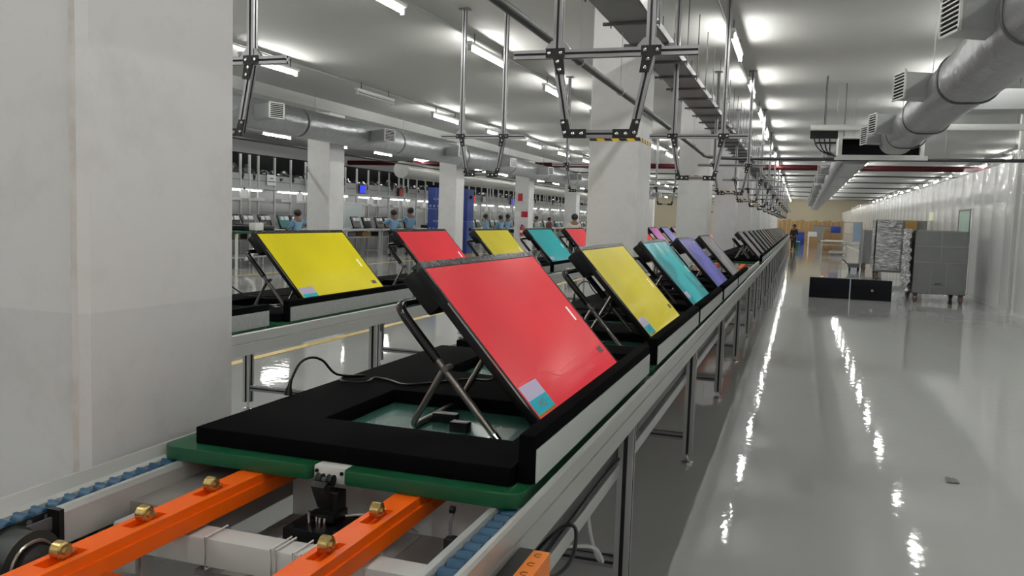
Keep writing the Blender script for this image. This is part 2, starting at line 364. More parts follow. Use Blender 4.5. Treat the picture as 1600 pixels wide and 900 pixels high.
tag(link('fire_sign', MB().box(-10.38, -10.20, 31.07, 31.085, 2.06, 2.35).mesh('fire_sign', M_signred)), 'upright red sign high on the pillar above the extinguisher', 'sign')
s2 = tag(link('fire_sign', MB().box(-10.22, -9.97, 31.07, 31.085, 1.44, 1.66).mesh('fire_sign2', M_signred)), 'wide red sign at head height on the extinguisher pillar', 'sign')
tag(link('notice_sheet', MB().box(-10.50, -10.26, 31.07, 31.085, 1.44, 1.66).mesh('notice', M_paper)), 'white notice sheet next to the wide red sign', 'notice')
fe = thing('fire_extinguisher', 'red fire extinguisher hanging on the white pillar', 'fire extinguisher', (-10.16, 31.0, .72))
link('body', MB().tube([(0,0,0),(0,0,.01),(0,0,.30),(0,0,.35),(0,0,.37)], [.07,.08,.08,.06,.025], 12).mesh('ext_body', M_signred), fe)
link('valve', MB().box(-.02,.02,-.02,.02,.37,.42).box(-.05,.02,-.012,.012,.42,.435).mesh('ext_valve', M_black), fe)
link('hose', MB().tube(spline([(.02,0,.40),(.09,0,.36),(.095,0,.2),(.09,0,.08)], 4), .012, 6).mesh('ext_hose', M_black), fe)
link('label', MB().box(-.05,.05,-.084,-.078,.12,.22).mesh('ext_label', M_paper), fe)
# corner guard strip and cable on the near pillar
link('corner_strip', MB().sweep([(0,0),(.03,-.03),(.034,-.028),(.004,.004)], (-1.694,1.609,.1), (-1.694,1.609,ZC), (1,0,0), (0,-1,0)).mesh('corner_strip', mat('pillar_corner_paint', (.60,.585,.57), .6, vary=(9,.8,(.45,.40,.36))), (-1.95,1.911,0)), p1)

# ================================================================== CEILING LIGHTS
ML = dict(house=MB().box(-.035,.035,0,1.5,.05,.085).sweep([(-.035,.05),(.035,.05),(.02,.03),(-.02,.03)], (0,.03,0), (0,1.47,0), (1,0,0), (0,0,1)).mesh('light_housing', M_white),
          tube=MB().cyl((0,.05,0), (0,1.45,0), .021, 8).mesh('light_tube', M_tube),
          tube0=MB().cyl((0,.05,0), (0,1.45,0), .016, 8).mesh('dead_tube', mat('unlit_tube', (.6,.6,.6), .3)),
          cap=MB().box(-.022,.022,-.02,.02,-.035,.05).mesh('light_endcap', M_lgrey),
          rod=MB().box(-.006,.006,-.006,.006,.085,.22).mesh('light_rod', M_dgrey))
rows = [(-.87, 'over the near conveyor', 10.25), (-4.22, 'left of the rear conveyor', 10.4), (-7.85, 'third in from the aisle', 10.5), (-11.5, 'fourth in from the aisle', 11.0), (-15.0, 'above the assembly benches', 10.9), (2.05, 'above the aisle duct', 10.0), (5.75, 'beyond the white partition', 11.0)]
for ri, (x, desc, ya) in enumerate(rows):
    k = 0; y = ya - 3.4*5
    while y < 79:
        ahead = y > 5
        lab = '%s tube light in the row %s' % (nth(max(0, k-4)), desc) if ahead else 'tube light near the viewer in the row ' + desc
        dead = ri == 2 and k == 6
        if dead: lab = 'unlit fluorescent fitting with a dead tube under the ceiling'
        t = thing('ceiling_light', lab, 'light', (x, y, 3.63), 'fluorescent lights ' + desc)
        link('housing', ML['house'], t); link('tube', ML['tube0' if dead else 'tube'], t)
        link('end_cap', ML['cap'], t, (0, .03, 0)); link('end_cap', ML['cap'], t, (0, 1.47, 0))
        link('rod', ML['rod'], t, (0, .2, 0)); link('rod', ML['rod'], t, (0, 1.3, 0))
        k += 1; y += 3.4
    tag(link('conduit', MB().tube([(x-.09, Y0+.5, ZC-.03), (x-.09, 80, ZC-.03)], .012, 6).mesh('conduit', M_grey)), 'thin electrical conduit on the ceiling along the light row ' + desc, 'conduit')

# ================================================================== CONVEYORS
def conveyor(label, dx, near):
    t = thing('conveyor', label, 'conveyor', (-1.065+dx, 1, 0)); o = (-1.065, 1, 0)
    yA, yB = (.55, 60) if near else (.8, 60)
    # outer rails
    sec = [(-.53,.695),(-.53,.754),(-.535,.756),(-.535,.759),(-.53,.761),(-.53,.805),(-.535,.811),(-.543,.811),(-.556,.785),(-.572,.780),(-.572,.71),(-.56,.695)]
    link('side_rail', MB().sweep(sec, (0,yA,0), (0,yB,0), (1,0,0), (0,0,1)).mesh('side_rail', M_alu2, o, smooth=False), t)
    secL = [(-2.13-a, b) for a, b in sec]
    link('side_rail', MB().sweep(secL, (0,yA,0), (0,yB,0), (1,0,0), (0,0,1)).mesh('side_rail_far', M_alu2, o, smooth=False), t)
    # inner chain rails
    for (xa, xb, ys) in ((-.640, -.612, 1.36), (-1.515, -1.490, 1.385)):
        s2 = [(xa,.70),(xb,.70),(xb,.772),(xb-.006,.784),(xa+.006,.784),(xa,.772)]
        link('inner_rail', MB().sweep(s2, (0,ys,0), (0,yB,0), (1,0,0), (0,0,1)).mesh('inner_rail', M_alu, o, smooth=False), t)
    # channel beside the left inner rail and deck
    if near: link('deck_channel', MB().box(-1.49,-1.40,1.58,yB,.66,.738).box(-1.388,-1.30,1.58,yB,.655,.728).mesh('deck_channel', mat('brown_grey_channel', (.27,.25,.24), .35, .4), o, bevel=.004), t)
    if near:
        link('deck', MB().box(-1.30,-.645,1.58,9.2,.585,.60).mesh('deck', M_deck, o), t)
        link('cross_plate', MB().box(-1.30,-.645,1.985,1.992,.60,.775).mesh('cross_plate', M_paper, o), t)
        for xx in (-1.20,-.93): link('deck_strip', MB().box(xx-.03,xx+.03,1.58,1.98,.6002,.601).mesh('deck_strip', M_lgrey, o), t)  # pale strips put in for the stripes reflected on the deck
    # lower return rails
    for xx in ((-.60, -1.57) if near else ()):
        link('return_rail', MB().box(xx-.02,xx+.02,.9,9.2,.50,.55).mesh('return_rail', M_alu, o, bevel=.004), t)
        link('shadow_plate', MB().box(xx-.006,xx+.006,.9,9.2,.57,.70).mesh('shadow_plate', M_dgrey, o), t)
    leg = MB().slot((0,0,.06),(0,0,.695),.055).mesh('leg', mat('leg_aluminium', (.52,.52,.52), .34, .45)); foot = MB().tube([(0,0,0),(0,0,.012),(0,0,.02),(0,0,.022),(0,0,.07)], [.035,.035,.02,.008,.008], 12).mesh('leg_foot', M_chrome)
    brk = MB().box(-.02,.029,.028,.046,.645,.70).mesh('leg_bracket', M_blackmetal)
    brace = MB().slot((-.475,0,.165),(.475,0,.165),.04).mesh('cross_brace', M_pole)
    ys = [1.05, 3.05, 5.05, 7.06] + [9.08+2.0*i for i in range(22)]
    for i, yy in enumerate(ys):
        for xx in (-.56, -1.57):
            l = link('leg', leg, t, (xx+1.065, yy-1, 0)); link('foot', foot, l); link('bracket', brk, l)
        link('cross_brace', brace, t, (0, yy-1, 0))
    return t
c1 = conveyor('long aluminium conveyor nearest the aisle carrying pallets of televisions', 0, True)
c2 = conveyor('rear aluminium conveyor behind the pillars carrying televisions on black trays', -2.12, False)
O1 = (-1.065, 1, 0)
# --- near end of the front conveyor
roller = MB().tube([(-.019,0,0),(-.017,0,0),(.017,0,0),(.019,0,0)],[.016,.0185,.0185,.016],14).mesh('chain_roller', M_blue); pin = MB().cyl((-.024,0,0),(.024,0,0),.007,8).mesh('roller_pin', M_dgrey)
plate = MB().box(-.0225,-.0205,-.006,.050,-.010,.010).box(.0205,.0225,-.006,.050,-.010,.010).mesh('chain_link', M_blackmetal)
def rollers(x, pts):
    for (yy, zz, a) in pts:
        r = link('chain_roller', roller, c1, (x+1.065, yy-1, zz)); link('pin', pin, r)
        q = link('chain_link', plate, r); q.rotation_euler = (a, 0, 0)
rollers(-.592, [(1.16+.0445*i, .764, 0) for i in range(15)])
rollers(-1.545, [(1.15+.0445*i, .764, 0) for i in range(16)])
rollers(-1.545, [(1.33+.06*i, .69-.03*i*0, .3) for i in range(4)] + [(1.30, .655, .6)])
link('chain_guard', MB().box(-1.512,-1.506,1.02,1.40,.735,.765).box(-1.512,-1.506,1.30,1.52,.655,.685).mesh('chain_guard', M_dgrey, O1, bevel=.003), c1)
link('end_plate', MB().box(-1.52,-1.486,1.372,1.385,.695,.782).mesh('rail_end_plate', M_black, O1), c1)
link('wall_plate', MB().box(-1.46,-1.40,1.50,1.512,.60,.70).box(-1.60,-1.40,1.52,1.56,.40,.66).mesh('mount_plate', M_lgrey, O1, bevel=.003), c1)
# cross beam with cable ties
cb = link('cross_beam', MB().box(-1.46,-.645,1.495,1.565,.655,.72).mesh('cross_beam', M_lgrey, O1, bevel=.006), c1)
tie = MB().tube([(0,1.491,.651),(0,1.569,.651),(0,1.569,.724),(0,1.491,.724)], .0025, 6, closed=True).mesh('cable_tie', M_white, (0,1,0))
for xx in (-1.20,-1.03,-1.018,-.975,-.955,-.94): link('cable_tie', tie, cb, (xx+1.065, 0, 0))
link('lower_tray', MB().box(-1.40,-.65,1.05,1.48,.50,.512).box(-1.40,-.65,1.47,1.48,.50,.60).mesh('lower_tray', M_deck, O1), c1)
link('cover_plate', MB().box(-1.33,-.72,1.16,1.40,.545,.56).mesh('cover_plate', mat('pale_cover', (.55,.55,.56), .4), O1, bevel=.004), c1)
# orange carrier beams with slots and brass rollers
def orange_beam(xc, y0, y1, slots, w=.064):
    b = MB().box(xc-w/2, xc+w/2, y0, y1, .728, .768)
    yy = y0
    for s_ in slots + [None]:
        e = y1 if s_ is None else s_-.048
        b.box(xc-w/2, xc+w/2, yy, e, .768, .783)
        if s_ is not None:
            b.box(xc-w/2, xc-.017, e, s_+.048, .768, .783); b.box(xc+.017, xc+w/2, e, s_+.048, .768, .783); yy = s_+.048
    # side ridge
    b.box(xc+w/2, xc+w/2+.006, y0, y1, .728, .762)
    ob = link('carrier_beam', b.mesh('carrier_beam', M_orange, O1, smooth=False), c1)
    for s_ in slots:
        r = link('brass_roller', MB().tube([(-.012,0,0),(-.010,0,0),(.010,0,0),(.012,0,0)], [.014,.018,.018,.014], 16).mesh('brass_roller', M_brass), ob, (xc+1.065, s_-1, .797))
        link('axle', MB().cyl((-.016,0,0),(.016,0,0),.007,6).mesh('brass_axle', M_brass), r); link('block', MB().box(-.008,.008,.0,.030,-.018,-.006).mesh('brass_block', M_brass), r)
    return ob
orange_beam(-1.281, .60, 1.95, [.98, 1.185, 1.40, 1.615]); orange_beam(-.843, .60, 1.95, [1.19, 1.405, 1.615])
orange_beam(-1.281, 10.2, 14.8, [10.8, 11.6, 12.4, 13.2]); orange_beam(-.843, 10.2, 14.8, [10.8, 11.6, 12.4, 13.2])
link('guide_strip', MB().box(-.60,-.585,10.9,14.2,.80,.86).mesh('guide_strip', M_white, O1), c1)
# drive wheel and shaft
dw = link('drive_wheel', MB().cyl((-1.485,1.25,.715),(-1.425,1.25,.715),.066,28).mesh('drive_wheel', mat('dark_green_rubber', (.018,.025,.023), .5), O1, bevel=.006), c1)
link('hub', MB().tube([(-1.424,1.25,.715),(-1.41,1.25,.715),(-1.40,1.25,.715),(-1.36,1.25,.715)], [.045,.045,.03,.03], 20).mesh('hub', M_blackmetal, O1), dw)
link('rim', MB().tube([(-1.423,1.25+.052*cos(a*pi/12),.715+.052*sin(a*pi/12)) for a in range(24)], .004, 6, closed=True).mesh('wheel_rim', M_steel, O1), dw)
link('drive_shaft', MB().cyl((-1.40,1.25,.715),(-.65,1.25,.715),.020,18).mesh('drive_shaft', M_chrome, O1), c1)
link('chain_sprocket', MB().cyl((-1.56,1.22,.72),(-1.53,1.22,.72),.05,20).mesh('chain_sprocket', M_black, O1, bevel=.003), c1)
# stopper
st = thing('pallet_stopper', 'black pallet stopper with a twin-roller arm standing under the green plate', 'stopper', (-1.06, 1.76, .60)); OS = (-1.06, 1.76, .60)
link('pedestal', MB().box(-1.16,-.95,1.71,1.85,.602,.652).mesh('pedestal', M_grey, OS, bevel=.003), st)
link('base_plate', MB().box(-1.135,-.985,1.69,1.835,.652,.688).mesh('stopper_base', M_black, OS, bevel=.003), st)
for bx, by in ((-1.12,1.705),(-1.0,1.705),(-1.0,1.82),(-1.12,1.82)): link('screw', MB().cyl((bx,by,.688),(bx,by,.692),.006,8).mesh('base_screw', M_blackmetal, OS), st)
link('body', MB().box(-1.075,-1.025,1.755,1.80,.688,.765).box(-1.085,-1.02,1.73,1.80,.700,.718).mesh('stopper_body', M_black, OS, bevel=.003), st)
for k, (bx, by) in enumerate(((-1.082,1.722),(-1.066,1.730),(-1.055,1.726),(-1.043,1.728))): link('guide_pin', MB().cyl((bx,by,.689),(bx,by,.725 if k == 0 else .712),.0045,8).mesh('guide_pin', M_chrome, OS), st)
arm = link('arm', MB().obox((-1.058,1.742,.762), Vector((1,0,0)), Vector((0,.45,-.89)).normalized(), Vector((0,.89,.45)).normalized(), .018, .035, .010).mesh('stopper_arm', M_blackmetal, OS, bevel=.002), st)
for bx in (-1.078,-1.048): link('arm_roller', MB().cyl((bx,1.752,.797),(bx+.014,1.752,.797),.013,14).mesh('arm_roller', M_black, OS, bevel=.002), st)
link('roller_axle', MB().cyl((-1.066,1.752,.797),(-1.046,1.752,.797),.007,8).mesh('roller_axle', M_dgrey, OS), st)
link('air_hose', MB().tube(spline([(-1.02,1.79,.70),(-.98,1.80,.705),(-.93,1.85,.69),(-.90,1.95,.62)],5), .003, 6).mesh('air_hose', mat('clear_hose', (.6,.62,.62), .2), OS), st)
# limit switch
ls = thing('limit_switch', 'black lever limit switch clamped beside the right chain', 'switch', (-.70, 1.70, .60)); OL = (-.70, 1.70, .60)
link('body', MB().box(-.715,-.692,1.69,1.72,.695,.725).mesh('switch_body', M_blackmetal, OL, bevel=.002), ls)
link('bracket', MB().box(-.695,-.645,1.69,1.715,.695,.715).box(-.668,-.640,1.70,1.78,.70,.735).mesh('switch_bracket', M_black, OL, bevel=.002), ls)
link('lever', MB().tube(spline([(-.708,1.712,.72),(-.712,1.722,.75),(-.710,1.73,.775)],4), .0035, 6).mesh('switch_lever', M_dgrey, OL), ls)
link('roller', MB().cyl((-.717,1.732,.779),(-.707,1.732,.779),.009,12).mesh('switch_roller', M_black, OL), ls)
link('post', MB().box(-.70,-.69,1.70,1.71,.60,.695).mesh('switch_post', M_dgrey, OL), ls)
# control box on the outer rail
cbx = thing('control_box', 'orange and black push-button box with a red knob on the conveyor side', 'control box', (-.50, 1.45, .66)); OC = (-.50, 1.45, .66)
link('back_plate', MB().box(-.5295,-.494,1.15,1.675,.68,.742).mesh('ctl_back', M_black, OC, bevel=.003), cbx)
link('case', MB().box(-.494,-.456,1.15,1.66,.665,.748).mesh('ctl_case', mat('orange_paint', (1,.26,.012), .35), OC, bevel=.004), cbx)
for k in range(3):
    yy = 1.63-.048*k
    link('symbol', MB().tube([(-.475+.008*cos(a*pi/4), yy+.008*sin(a*pi/4), .7485) for a in range(1, 8)], .0012, 4).mesh('symbol', mat('symbol_ink', (.25,.08,.01), .5), OC), cbx)
kb = link('knob', MB().tube([(-.456,1.60,.705),(-.446,1.60,.705),(-.445,1.60,.705),(-.43,1.60,.705),(-.426,1.60,.705)], [.008,.008,.013,.013,.010], 14).mesh('red_knob', mat('red_knob', (.35,.01,.03), .3), OC), cbx)
link('collar', MB().cyl((-.458,1.60,.705),(-.450,1.60,.705),.012,14).mesh('knob_collar', mat('yellow_collar', (.9,.5,.02), .4), OC), kb)
tag(link('black_cable', MB().tube(spline([(-.50,1.66,.70),(-.47,1.74,.66),(-.455,1.84,.665),(-.47,1.93,.70),(-.51,1.96,.69),(-.56,1.90,.64),(-.60,1.85,.58)],6), .005, 8).mesh('black_cable', M_black)), 'black cable looping from the orange control box under the rail', 'cable')
tag(link('clear_hose', MB().tube(spline([(-.60,2.62,.50),(-.59,2.63,.42),(-.56,2.60,.36),(-.53,2.55,.37),(-.55,2.50,.43),(-.62,2.45,.44),(-.70,2.42,.42)],6), .006, 8).mesh('clear_hose', mat('clear_hose2', (.75,.76,.76), .2, alpha=.75))), 'clear plastic air hose looping down under the conveyor rail', 'hose')
tag(link('wire_bundle', MB().tube(spline([(-.583,1.3,.575),(-.58,2.0,.57),(-.582,2.6,.578),(-.58,3.0,.574)],6), .006, 8).mesh('wire_bundle', M_black)), 'dark wire lying along the return rail under the conveyor', 'wire')

# ================================================================== PALLET SETS
def rounded(pts, rad, seg=5):
    out = []; n = len(pts)
    for i in range(n):
        p, q, r = Vector((*pts[i-1],0)), Vector((*pts[i],0)), Vector((*pts[(i+1) % n],0)); rr = rad[i] if isinstance(rad, (list, tuple)) else rad
        if rr == 0: out.append(pts[i]); continue
        a, b = (p-q).normalized(), (r-q).normalized(); A, B = q+a*rr, q+b*rr
        for k in range(seg+1):
            t = k/seg; w = (1-t)**2*A + 2*t*(1-t)*q + t*t*B; out.append((w.x, w.y))
    return out
OP = (-1.06, 1.77, .785)
outline = rounded([(-1.565,1.765),(-1.111,1.765),(-1.111,1.83),(-1.018,1.83),(-1.018,1.765),(-.563,1.765),(-.563,3.455),(-1.565,3.455)], [.045,.018,.004,.004,.018,.045,.045,.045])
PM = dict(plate=MB().prism(outline, .785, .820).mesh('pallet_plate', M_green, OP, bevel=.005),
          mat=MB().box(-1.245,-.672,2.04,2.50,.8201,.8215).mesh('pallet_mat', M_greentop, OP), mat2=MB().box(-1.245,-.672,2.87,3.33,.8201,.8215).mesh('pallet_mat_rear', M_greentop, OP),
          brk=MB().box(-1.109,-1.020,1.785,1.829,.778,.8195).mesh('pallet_bracket', M_white, OP, bevel=.004),
          scr=MB().cyl((0,0,0),(0,-.003,0),.005,8).mesh('bracket_screw', M_black))
OF = (-1.04, 1.82, .820)
FM = dict(frame=MB().gridsolid([-1.49,-1.24,-.678,-.603],[1.815,2.05,2.485,2.88,3.32,3.445], .8205, .866, holes=((1,1),(1,3))).mesh('foam_frame', M_foam, OF, bevel=.004),
          wall=MB().box(-.598,-.557,1.853,3.448,.8205,.938).mesh('foam_wall', M_foam, OF, bevel=.005),
          panel=MB().box(-.557,-.553,1.862,3.440,.8225,.904).mesh('side_panel', M_panel, OF, bevel=.0015),
          panel2=MB().box(-.557,-.553,1.862,3.440,.8225,.904).mesh('side_panel_foil', M_foil, OF, bevel=.0015))
# television in its own tilted frame: u along the conveyor, v up the slope, n outward
TA = radians(48); TD = Vector((-cos(TA),0,sin(TA))); TN = Vector((sin(TA),0,cos(TA))); TO = Vector((-.606,2.15,.872))
def tv(u, v, n): return TO + Vector((0,1,0))*u + TD*v + TN*n
def tvbox(b, u0,u1,v0,v1,n0,n1):
    c = (tv(u0,v0,n0)+tv(u1,v1,n1))/2
    return b.obox(c, Vector((0,1,0)), TD, TN, abs(u1-u0)/2, abs(v1-v0)/2, abs(n1-n0)/2)
W, H = 1.012, .570
ch = MB(); tvbox(ch, -.013, W+.013, 0, H+.014, -.028, -.002)
bz = MB()
for a in ((-.013,0,0,H+.014),(W,W+.013,0,H+.014),(0,W,0,.012),(0,W,H,H+.014)): tvbox(bz, a[0],a[1],a[2],a[3],-.002,.0015)
hs = MB(); tvbox(hs, .0, W, .46, H+.022, -.078, -.028)
tp = MB(); tvbox(tp, -.013, W+.013, H+.003, H+.024, -.026, .0028)
crease = [MB().tube(spline([tv(u, v, .001) for u, v in q], 4), .0016, 5).mesh('film_crease', mat('film_crease', (1,.8,.8), .05, alpha=.22), TO) for q in
          ([(.094,.153),(.20,.158),(.284,.149),(.36,.135)], [(.284,.149),(.36,.118),(.437,.112)], [(.232,.097),(.30,.10),(.363,.097)], [(.363,.10),(.52,.106),(.707,.112)], [(.40,.125),(.55,.135),(.75,.13)])]
TM = dict(chassis=ch.mesh('tv_chassis', M_black, TO, bevel=.003), bezel=bz.mesh('tv_bezel', M_black, TO), housing=hs.mesh('tv_housing', M_black, TO, bevel=.01),
          top=tp.mesh('tv_top_trim', mat('glossy_black_trim', (.012,.012,.013), .22, spec=.25, vary=(75,.8,(.22,.22,.225))), TO),  # pale speckles in the trim colour stand in for sparkles
          edge=tvbox(MB(), -.0135,-.0128,.0,H-.12,-.004,.0005).mesh('tv_bright_edge', M_chrome, TO),
          screen=tvbox(MB(), 0, W, .012, H, -.002, .0005).mesh('tv_screen', M_black, TO),
          lilac=tvbox(MB(), .012,.168,.099,.147,.0006,.0012).mesh('st_lilac', M_lilac, TO), cyan=tvbox(MB(), .012,.168,.053,.099,.0006,.0012).mesh('st_cyan', M_cyan, TO),
          yel=tvbox(MB(), .012,.168,.046,.053,.0006,.0012).mesh('st_yellow', M_yedge, TO),
          strip=tvbox(MB(), .921,.940,.263,.326,.0006,.0010).mesh('st_strip', mat('lit_white_strip', (.8,.8,.8), .5, emit=(.9,.85,.85), es=.5), TO), badge=tvbox(MB(), .905,.965,.108,.134,.0006,.0010).mesh('st_badge', mat('dark_badge', (.12,.05,.07), .5, vary=(160,1,(.6,.5,.5))), TO))
tx = bpy.data.curves.new('sticker_text', 'FONT'); tx.body = 'SMD'; tx.size = .034*S; tx.align_x = 'CENTER'; tx.align_y = 'CENTER'; tx.materials.append(M_text); tx.extrude = .0002
_to = bpy.data.objects.new('tmp_text', tx); COL.objects.link(_to); tx_me = bpy.data.meshes.new_from_object(_to.evaluated_get(bpy.context.evaluated_depsgraph_get())); bpy.data.objects.remove(_to); bpy.data.curves.remove(tx)
def screen_mesh(m):
    me = TM['screen'].copy(); me.materials.clear(); me.materials.append(m); return me
SCR = {n: screen_mesh(screen_material('screen_'+n, c, f, s)) for n, c, f, s in (
    ('red', (.80,.035,.05), 0, 1.0), ('yellow', (.62,.53,.03), 0, 1.0), ('bright_yellow', (.74,.64,.004), 0, 1.0), ('teal', (.006,.36,.37), 1, 1.0), ('plain_teal', (.006,.36,.37), 0, 1.0), ('blue', (.085,.085,.38), 1, 1.0),
    ('grey', (.20,.19,.20), 1, .9), ('pink', (.55,.16,.45), 0, 1.0), ('violet', (.22,.2,.5), 0, 1.0), ('dim_grey', (.14,.14,.15), 1, .8), ('dim_violet', (.13,.10,.15), 1, .8), ('dim_teal', (.08,.12,.12), 1, .8), ('dim_brown', (.15,.13,.10), 1, .8), ('black', (.012,.012,.014), 1, .5))}
# folding stand (two crossed bent-tube frames), coordinates as for the first pallet
OT = (-.95, 2.35, .8215)
ya, yb = 2.175, 2.56
A0, A1 = Vector((-.770,ya,.832)), Vector((-1.075,ya,1.172))
def bend(p, a, b, r=.05, k=5):
    p, a, b = Vector(p), Vector(a), Vector(b); u, w = (a-p).normalized()*r, (b-p).normalized()*r
    return [(1-t)**2*(p+u) + 2*t*(1-t)*p + t*t*(p+w) for t in [i/k for i in range(k+1)]]
topN, topF = Vector((-1.085,ya,1.185)), Vector((-1.085,yb,1.185)); footF = Vector((-.770,yb,.832))
mid = A0.lerp(topN, .58); midF = footF.lerp(topF, .58)
B0, B0F = Vector((-1.035,ya+.012,.832)), Vector((-1.035,yb-.012,.832)); pv = A0.lerp(topN, .52)+Vector((0,.012,0)); pvF = Vector((pv.x, yb-.012, pv.z)); upN = Vector((-.868,yb-.012,1.10))
SM = dict(front=MB().tube([A0, mid], .0105, 10).mesh('stand_front', M_steel, OT), front2=MB().tube([footF, midF], .0105, 10).mesh('stand_front_far', M_steel, OT),
          sleeve=MB().tube([mid]+bend(topN, mid, topF)+bend(topF, topN, midF)+[midF], .0145, 10).mesh('stand_sleeve', mat('glossy_black_tube', (.01,.01,.011), .15), OT),
          rear=MB().tube([pv]+bend(B0, pv, B0F, .03)+bend(B0F, B0, pvF, .05)+[pvF+ (pvF-B0F)*.25], .0095, 10).mesh('stand_rear', M_steel, OT),
          bolt=MB().cyl(pv+Vector((.012,-.03,0)), pv+Vector((.012,.012,0)), .010, 10).mesh('stand_bolt', M_dgrey, OT),
          block=MB().box(-1.02,-.945,2.30,2.335,.8216,.850).mesh('stand_block', M_black, OT, bevel=.002), block2=MB().box(-.93,-.875,2.22,2.255,.8216,.850).mesh('stand_block_front', M_black, OT, bevel=.002),
          cap=MB().tube([A0+(topN-A0).normalized()*-.012, A0+(topN-A0).normalized()*.01], .0125, 10).mesh('stand_cap', M_chrome, OT))
CORD = [(-.90,2.52,1.03),(-.915,2.56,.97),(-.96,2.66,.895),(-1.08,2.72,.873),(-1.217,2.55,.872),(-1.30,2.58,.872),(-1.374,2.60,.872),(-1.36,2.50,.876),(-1.44,2.49,.874),(-1.47,2.55,.874),(-1.40,2.57,.882),(-1.45,2.47,.90),(-1.475,2.42,.952),(-1.492,2.372,.968),(-1.495,2.31,.955),(-1.49,2.252,.905)]
OCD = (-1.2, 2.5, .87)
cord_m = MB().tube(spline(CORD, 6), .0042, 8).mesh('power_cord', M_black, OCD)
cord2_m = MB().tube(spline([(-.90,2.52,1.03),(-.93,2.57,.96),(-1.02,2.64,.90),(-1.15,2.60,.873),(-1.30,2.50,.873),(-1.38,2.44,.93),(-1.42,2.40,1.0),(-1.47,2.37,.98),(-1.50,2.33,.90)], 5), .0045, 6).mesh('power_cord2', M_black, OCD)
plug_m = MB().tube([(-1.49,2.258,.915),(-1.49,2.25,.895),(-1.49,2.245,.885),(-1.49,2.243,.868)], [.005,.007,.012,.013], 10).mesh('plug', M_black, OCD)
cloud = [0]
def pallet_set(dx, dy, colour, where, group, foil=False, sticker=True, detail=True, extra=''):
    p = thing('pallet', 'green pallet plate under the %s' % where, 'pallet', (OP[0]+dx, OP[1]+dy, OP[2]), 'pallets ' + group)
    link('plate', PM['plate'], p); link('antistatic_mat', PM['mat'], p); link('antistatic_mat', PM['mat2'], p)
    if detail:
        b = link('stop_bracket', PM['brk'], p)
        for xx in (-1.10, -1.03): link('screw', PM['scr'], b, (xx-OP[0], 1.785-OP[1], .806-OP[2]))
    f = thing('foam_tray', 'black foam tray under the %s' % where, 'foam tray', (OF[0]+dx, OF[1]+dy, OF[2]), 'foam trays ' + group)
    link('foam_frame', FM['frame'], f); link('foam_wall', FM['wall'], f); link('side_panel', FM['panel2' if foil else 'panel'], f)
    t = thing('television', where, 'television', (TO.x+dx, TO.y+dy, TO.z), 'televisions ' + group)
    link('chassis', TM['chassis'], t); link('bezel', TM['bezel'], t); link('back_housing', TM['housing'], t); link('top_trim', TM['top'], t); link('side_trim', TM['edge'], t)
    sc = link('screen', SCR[colour], t)
    if colour == 'red' and dx == 0:
        for q in crease: link('film_crease', q, sc)
    if sticker:
        s = link('corner_sticker', TM['lilac'], sc); link('sticker_panel', TM['cyan'], sc); link('sticker_edge', TM['yel'], sc)
        link('label_strip', TM['strip'], sc); link('badge', TM['badge'], sc)
        if detail:
            x = link('lettering', tx_me, sc); c = tv(.09, .076, .0015) - TO
            x.matrix_local = Matrix(((0, TD.x, TN.x, c.x*S), (1, TD.y, TN.y, c.y*S), (0, TD.z, TN.z, c.z*S), (0,0,0,1)))
    sd = thing('tv_stand', 'steel tube stand behind the %s' % where, 'stand', (OT[0]+dx, OT[1]+dy, OT[2]), 'stands ' + group)
    fr = link('front_leg', SM['front'], sd); link('front_leg', SM['front2'], sd); link('rear_frame', SM['rear'], sd); link('sleeve', SM['sleeve'], sd)
    if detail: link('pivot_bolt', SM['bolt'], sd); link('foot_block', SM['block'], sd); link('foot_block', SM['block2'], sd); link('foot_cap', SM['cap'], fr)
    if detail:
        c = thing('power_cord', 'black power cord behind the %s' % where, 'cord', (OCD[0]+dx, OCD[1]+dy, OCD[2]), 'power cords ' + group)
        link('cable', cord_m if cloud[0] == 0 else cord2_m, c); link('plug', plug_m, c, (0,0,0) if cloud[0] == 0 else (-.01,.09,-.01)); cloud[0] += 1
G1 = 'on the near conveyor'
for off, col, lab, st_ in ((0,'red','large red-screen television closest to the viewer',True), (1.80,'yellow','yellow-screen television next after the large red one',True), (3.49,'teal','teal-screen television with creased film on the near conveyor',True), (5.26,'blue','blue-violet film-covered television on the near conveyor',False), (6.98,'grey','grey film-covered television before the gap in the near line',False)):
    pallet_set(0, off, col, lab, G1, sticker=st_)
seq = ['dim_grey','dim_violet','black','dim_teal','black','dim_brown','dim_brown','black','dim_grey']
for k in range(22):
    pallet_set(0, 12.83+1.74*k, seq[k % 9], '%s dim-screen television after the gap in the near line' % nth(k), 'beyond the gap on the near conveyor', sticker=False, detail=False)
G2 = 'on the rear conveyor'
for k, (off, col, lab) in enumerate(((.40,'red','television half hidden behind the large scuffed pillar'), (2.18,'bright_yellow','bright yellow television beside the large scuffed pillar'), (4.05,'red','red-screen television on the rear conveyor behind the large red one'), (5.80,'yellow','yellow television between the red and teal rear ones'), (7.55,'plain_teal','teal television on the rear conveyor left of the taped pillar'), (9.30,'red','red rear television partly behind the taped pillar'))):
    pallet_set(-2.12, off, col, lab, G2, foil=True)
for k, col in enumerate(['bright_yellow','plain_teal','red','pink','violet','pink','violet','pink','plain_teal','red']):
    pallet_set(-2.12, 11.05+1.74*k, col, '%s television beyond the taped pillar, %s screen' % (nth(k), {'bright_yellow':'yellow','plain_teal':'teal'}.get(col, col)), G2, foil=True, detail=False)

